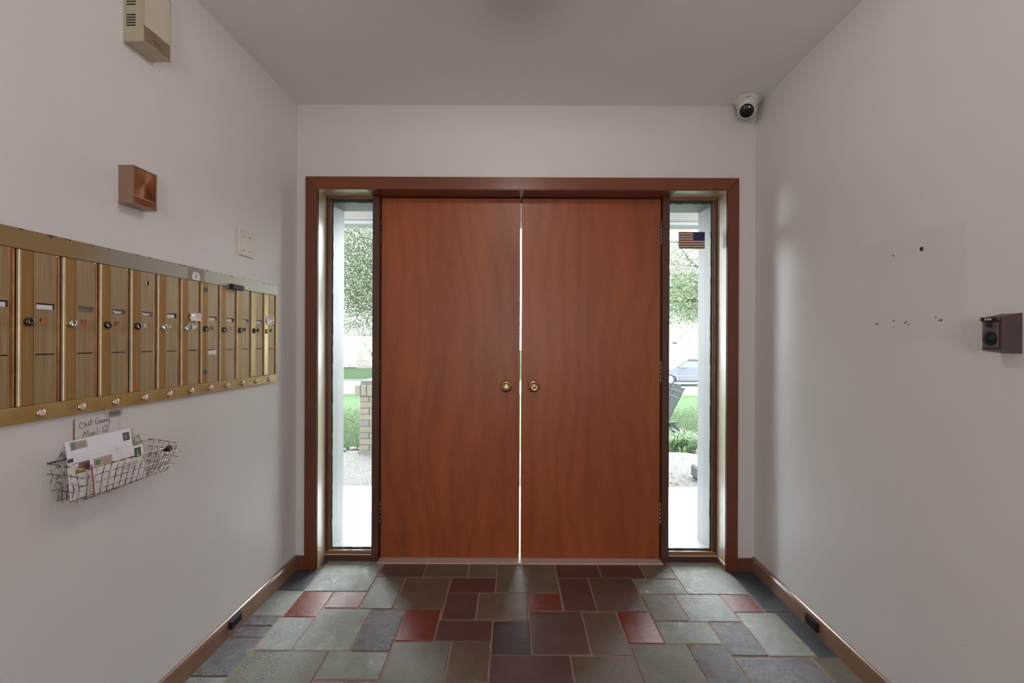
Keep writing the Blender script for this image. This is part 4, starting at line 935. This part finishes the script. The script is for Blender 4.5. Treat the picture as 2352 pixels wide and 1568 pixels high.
for z_ in (0.70, 0.79):
    for o_ in (0.018, -0.014): MB().tube([tilt((-0.35*(y**2)+o_, y, z_-0.5*y*y)) for y in [-0.25+0.05*i for i in range(11)]], 0.0035, 5).build('back_highlight', M_stone, gc)  # pale tubes added as the white highlights across the back slats
for k in range(6): MB().box(-0.50+k*0.085, -0.425+k*0.085, -0.25, 0.25, 0.26+0.0*k, 0.278, 0.004).build('seat_slat', M_green, gc)
for y in (-0.30, 0.25):
    MB().box(-0.55, 0.12, y, y+0.06, 0.30, 0.318, 0.005).build('armrest', M_green, gc)
    MB().box(-0.50, -0.44, y, y+0.05, 0.0, 0.30, 0.006).build('leg', M_green, gc)
    MB().hull8([(0.20, y, 0), (0.28, y, 0), (0.28, y+0.04, 0), (0.20, y+0.04, 0)], [(-0.05, y, 0.30), (0.05, y, 0.30), (0.05, y+0.04, 0.30), (-0.05, y+0.04, 0.30)]).build('leg', M_green, gc)

# ---------------------------------------------------------------- trees
def tree(name, label, x, y, zb, hc, rad, rz_, nleaf, lsize, mat, seed, trunk_r=0.16, holes=0.0, group='trees across the street'):
    rr = random.Random(seed); t = thing(name, label, 'tree', (x, y, zb), 0, group)
    MB().tube([(0, 0, 0), (0.1, 0, hc*0.4), (0.0, 0.1, hc*0.8), (-0.1, 0, hc*1.2)], trunk_r, 8, taper=0.35).build('trunk', M_bark, t)
    m = MB(); ends = []
    for i in range(26):
        a = rr.uniform(0, 6.28); z0 = hc+rz_*rr.uniform(-0.6, 0.4); e = rr.uniform(-0.25, 0.9); r = rad*rr.uniform(0.6, 0.95)
        p1 = Vector((math.cos(a)*r*0.5, math.sin(a)*r*0.5, z0+e*rz_*0.4)); p2 = Vector((math.cos(a+.3)*r, math.sin(a+.3)*r, z0+e*rz_*0.75))
        m.tube([(0, 0, z0), p1, p2], trunk_r*0.28, 5, taper=0.2); ends += [p1, p2, (p1+p2)/2]
        for _ in range(3):
            q_ = p1.lerp(p2, rr.random()); d = Vector((rr.uniform(-1, 1), rr.uniform(-1, 1), rr.uniform(-.8, .6)))*rad*0.3
            m.tube([q_, q_+d*0.5, q_+d], trunk_r*0.10, 4, taper=0.3); ends.append(q_+d)
    m.build('branches', M_bark, t, kind='stuff')
    vs2, fs2 = [], []
    clusters = [(e+Vector((rr.gauss(0, .12*rad), rr.gauss(0, .12*rad), rr.gauss(0, .12*rz_)))) for e in ends for _ in range(2)]
    for i in range(nleaf):
        c = clusters[rr.randrange(len(clusters))]; s_ = 0.17*rad
        p = c+Vector((rr.gauss(0, s_), rr.gauss(0, s_), rr.gauss(0, s_*0.8)))
        lim = hc-rz_+0.35*math.sin(p.x*2.3)+0.25*math.sin(p.x*5.1+p.y*1.7)
        if p.z < lim and rr.random() < 0.93: p.z = lim+rr.random()*0.9
        u = Vector((rr.gauss(0, 1), rr.gauss(0, 1), rr.gauss(0, 1))).normalized(); v = u.orthogonal().normalized(); L_ = lsize*rr.uniform(0.6, 1.3)
        b_ = len(vs2); vs2 += [tuple(p-u*L_), tuple(p+v*L_*0.45), tuple(p+u*L_), tuple(p-v*L_*0.45)]; fs2.append((b_, b_+1, b_+2, b_+3))
    raw('foliage', vs2, fs2, mat, t, kind='stuff')
    return t
tree('shade_tree', 'large grey green street tree filling the left sidelight view', -5.0, 22.0, -1.0, 5.1, 4.2, 2.9, 150000, 0.045, M_leafA, 3, 0.18)
tree('shade_tree', 'fresh green open crowned tree behind the flag sticker', 9.25, 22.0, -1.0, 5.7, 4.0, 3.2, 90000, 0.048, M_leafB, 4, 0.16)
tree('shade_tree', 'darker drooping tree low in the right sidelight view', 13.3, 33.5, -1.1, 4.9, 1.9, 2.0, 26000, 0.060, M_leafC, 5, 0.14)
# hedge, far shrub
def shrub(name, label, x, y, z, sx, sy, sz, n, mat, seed, cat='shrub'):
    rr = random.Random(seed); t = thing(name, label, cat, (x, y, z)); vs2, fs2 = [], []
    for i in range(n):
        p = Vector((rr.uniform(-sx, sx), rr.uniform(-sy, sy), rr.uniform(0, sz))); u = Vector((rr.gauss(0, 1), rr.gauss(0, 1), rr.gauss(0, 1))).normalized(); v = u.orthogonal().normalized()
        b_ = len(vs2); L_ = 0.07; vs2 += [tuple(p-u*L_), tuple(p+v*L_*.5), tuple(p+u*L_), tuple(p-v*L_*.5)]; fs2.append((b_, b_+1, b_+2, b_+3))
    raw('foliage', vs2, fs2, mat, t, kind='stuff')
    m = MB()
    for i in range(5): m.tube([(rr.uniform(-sx, sx)*.6, 0, -0.1), (rr.uniform(-sx, sx)*.8, rr.uniform(-sy, sy)*.5, sz*0.9)], 0.02, 5)
    m.build('stems', M_bark, t, kind='stuff'); return t
shrub('clipped_hedge', 'clipped green hedge under the white house window', 14.15, 36.6, -0.55, 0.75, 0.35, 0.45, 1800, M_leafB, 8, 'hedge')
sh = thing('bare_shrub', 'thinly leaved branching shrub behind the grey fence', 'shrub', (-11.2, 39.1, -0.95))
m = MB(); rr = random.Random(20)
for i in range(26):
    a = rr.uniform(-1.0, 1.0); b = rr.uniform(-0.5, 0.5); m.tube([(0.3, 0, 0), (0.3+a*0.5, b*0.4, 1.2), (0.3+a*1.3, b, 2.0+rr.random()*0.6)], 0.02, 4, taper=0.3)
m.build('branches', M_bark, sh, kind='stuff')
vs2, fs2 = [], []
for i in range(900):
    p = Vector((-0.9+rr.gauss(0, 0.25), rr.uniform(-.4, .4), rr.uniform(0.2, 2.1))) if i < 550 else Vector((rr.uniform(-1, 1.6), rr.uniform(-.4, .4), rr.uniform(1.0, 2.6))); b_ = len(vs2)
    u = Vector((rr.gauss(0, 1), rr.gauss(0, 1), rr.gauss(0, 1))).normalized()*0.05; v = u.orthogonal()*0.6; vs2 += [tuple(p-u), tuple(p+v), tuple(p+u), tuple(p-v)]; fs2.append((b_, b_+1, b_+2, b_+3))
raw('foliage', vs2, fs2, M_leafB, sh, kind='stuff')

# ---------------------------------------------------------------- houses and fence
def house(name, label, x0, x1, y, zb, zt, depth, roof_h, wins=()):
    h = thing(name, label, 'house', (x0, y, zb)); W_ = x1-x0; HH = zt-zb
    MB().box(0, W_, 0, depth, 0, HH).build('wall', M_house, h)
    MB().prism([(-0.4, HH), (depth+0.4, HH), (depth/2, HH+roof_h)], -0.4, W_+0.4, 'x').build('roof', M_roof, h)
    m = MB(); z = 0.15
    while z < HH-0.1: m.box(-0.01, W_+0.01, -0.02, 0.0, z, z+0.015); z += 0.18
    m.build('siding_laps', M_house, h, kind='stuff')
    for (wx, wz, ww, wh, kind_) in wins:
        wn_ = MB(); wn_.box(wx-0.08, wx+ww+0.08, -0.06, 0.02, wz-0.08, wz); wn_.box(wx-0.08, wx+ww+0.08, -0.06, 0.02, wz+wh, wz+wh+0.08); wn_.box(wx-0.08, wx, -0.06, 0.02, wz, wz+wh); wn_.box(wx+ww, wx+ww+0.08, -0.06, 0.02, wz, wz+wh)
        if kind_ == 'p':
            sw = ww*0.19
            for xx in (wx+sw, wx+ww-sw-0.06): wn_.box(xx, xx+0.06, -0.06, 0.02, wz, wz+wh)
            for xx in (wx, wx+ww-sw):
                for i in range(1, 4): wn_.box(xx, xx+sw, -0.05, 0.02, wz+wh*i/4-0.03, wz+wh*i/4+0.03)
        f_ = wn_.build('window', M_extw, h)
        if kind_ == 'p':
            sw = ww*0.19
            MB().box(wx+sw+0.06, wx+ww-sw-0.06, -0.035, -0.022, wz, wz+wh).build('pane', M_hglass, f_)
            for xx in (wx, wx+ww-sw):
                for i in range(4): MB().box(xx, xx+sw, -0.034, -0.022, wz+wh*i/4+0.03, wz+wh*(i+1)/4-0.03).build('pane', M_hglass, f_)
        else: MB().box(wx, wx+ww, -0.035, -0.022, wz, wz+wh).build('pane', M_hglass, f_)
    return h
house('white_house', 'low white house beyond the street, seen through the left sidelight', -22.0, -12.4, 40.0, -0.95, 1.75, 8, 1.2, [(2.0, 1.0, 1.2, 1.0, 'q')])
house('grey_roofed_house', 'far house with a grey gabled roof behind the bare shrub', -15.4, -6.0, 56.0, -0.9, 0.9, 8, 1.8)
house('white_bungalow', 'white bungalow with a picture window seen through the right sidelight', 7.0, 21.0, 38.3, -0.95, 4.6, 8, 2.6, [(6.05, 1.62, 1.20, 1.0, 'p'), (4.0, 1.50, 1.0, 1.1, 'q')])
fe = thing('picket_fence', 'weathered grey board fence beyond the street at left', 'fence', (-12.2, 38.2, -0.98))
for i in range(46): MB().box(i*0.10, i*0.10+0.088, 0, 0.02, 0.0, 0.72+0.035*math.sin(i*1.7)+i*0.006, 0.004).build('picket', M_fence, fe)
MB().box(0, 4.6, 0.02, 0.06, 0.2, 0.27).build('rail', M_fence, fe); MB().box(0, 4.6, 0.02, 0.06, 0.55, 0.62).build('rail', M_fence, fe)
lr = thing('low_rail', 'low brown rail in front of the far white house', 'rail', (-13.6, 38.4, -0.95))
MB().box(0, 1.15, 0, 0.06, 0.17, 0.22).build('rail_bar', M_bark, lr)
for x in (0.1, 0.75): MB().box(x, x+0.05, 0, 0.05, 0, 0.17).build('post', M_bark, lr)
tr = thing('ladder_trellis', 'thin brown ladder trellis at the front of the white bungalow', 'trellis', (12.55, 37.9, -0.92))
for x in (0.0, 0.22): MB().box(x, x+0.03, 0, 0.03, 0, 1.95).build('post', M_fence, tr)
for i in range(6): MB().box(0.0, 0.25, -0.01, 0.0, 0.15+i*0.18, 0.17+i*0.18).build('rung', M_fence, tr)
mb_ = thing('house_letterbox', 'small black letterbox on the white bungalow porch', 'letterbox', (12.42, 37.6, 1.10))
MB().box(0, 0.34, 0, 0.15, 0, 0.13, 0.02).build('box_body', M_greyb, mb_); MB().box(0.14, 0.18, 0.05, 0.09, -2.05, 0).build('post', M_fence, mb_)

# ---------------------------------------------------------------- parked car
car = thing('parked_car', 'silver blue sedan parked on the street beyond the right sidelight', 'car', (7.0, 24.2, -0.965))
def sm(m):
    for f in m.bm.faces: f.smooth = False
    return m
body = [(0.02, 0.35), (0.0, 0.55), (0.10, 0.68), (0.50, 0.78), (1.15, 0.90), (4.05, 0.96), (4.45, 0.92), (4.55, 0.70), (4.55, 0.35), (4.45, 0.22)]
arch = lambda cx: [(cx+0.36*math.cos(PI-a), 0.30+0.36*math.sin(PI-a)) for a in [i*PI/10 for i in range(10, -1, -1)]]
bot = [(4.0+0.0, 0.20)]+[(3.62+0.37*math.cos(a), 0.27+0.37*math.sin(a)) for a in [i*PI/10 for i in range(0, 11)]]+[(1.22, 0.20)]+[(0.83+0.37*math.cos(a), 0.27+0.37*math.sin(a)) for a in [i*PI/10 for i in range(0, 11)]]+[(0.10, 0.24)]
bot = [p for p in bot if not (p[0] > 3.98 and p[1] > 0.25 and p[0] < 3.99)]
m = MB().prism(body+bot, 0.0, 1.74, 'y'); bmesh.ops.bevel(m.bm, geom=[e for e in m.bm.edges if abs(e.verts[0].co.y-e.verts[1].co.y) < 1e-4 and e.verts[0].co.z > 0.5 and e.verts[1].co.z > 0.5], offset=0.05, segments=3, affect='EDGES')
m.build('body', M_carp, car)
def gh(x0b, x0t, x1t, x1b, zb, zt, ins): return [(x0b, 0.05, zb), (x1b, 0.05, zb), (x1b, 1.69, zb), (x0b, 1.69, zb)], [(x0t, 0.05+ins, zt), (x1t, 0.05+ins, zt), (x1t, 1.69-ins, zt), (x0t, 1.69-ins, zt)]
b4, t4 = gh(1.22, 1.95, 3.25, 3.95, 0.90, 1.36, 0.20); MB().hull8(b4, t4).build('glasshouse', M_carglass, car)
b4, t4 = gh(1.88, 1.98, 3.22, 3.32, 1.33, 1.40, 0.16); MB().hull8(b4, t4).build('roof_panel', M_carp, car)
for (a, b) in (((1.20, 0.045, 0.90), (1.93, 0.225, 1.36)), ((2.55, 0.035, 0.93), (2.60, 0.222, 1.36)), ((3.95, 0.045, 0.92), (3.25, 0.225, 1.36))): MB().tube([a, b], 0.035, 6).build('pillar', M_carp, car)
MB().box(1.02, 3.8, -0.012, 0.0, 0.50, 0.53, 0.004).build('side_moulding', M_kface, car)
MB().box(1.2, 3.2, -0.004, 0.02, 0.20, 0.27).build('sill', M_greyb, car)
for x in (1.35, 2.55, 3.45): MB().box(x, x+0.012, -0.003, 0.01, 0.25, 0.88).build('door_seam', M_dark, car)
for x in (2.32, 3.30): MB().box(x, x+0.16, -0.03, 0.0, 0.76, 0.79, 0.008).build('door_handle', M_carp, car)
MB().box(1.45, 1.62, -0.16, 0.02, 0.90, 1.00, 0.03).build('wing_mirror', M_kface, car)
for x in (0.83, 3.62):
    for y in (0.02, 1.50):
        w_ = MB().lathe([(0.24, y), (0.31, y+0.01), (0.325, y+0.05), (0.325, y+0.17), (0.31, y+0.21), (0.24, y+0.22)], (x, 0, 0.325-0.01), 'y', 28).build('wheel', M_tire, car)
        MB().lathe([(0.20, y-0.005), (0.215, y+0.0), (0.215, y+0.2)], (x, 0, 0.315), 'y', 24).build('wheel_rim', M_rim, w_)
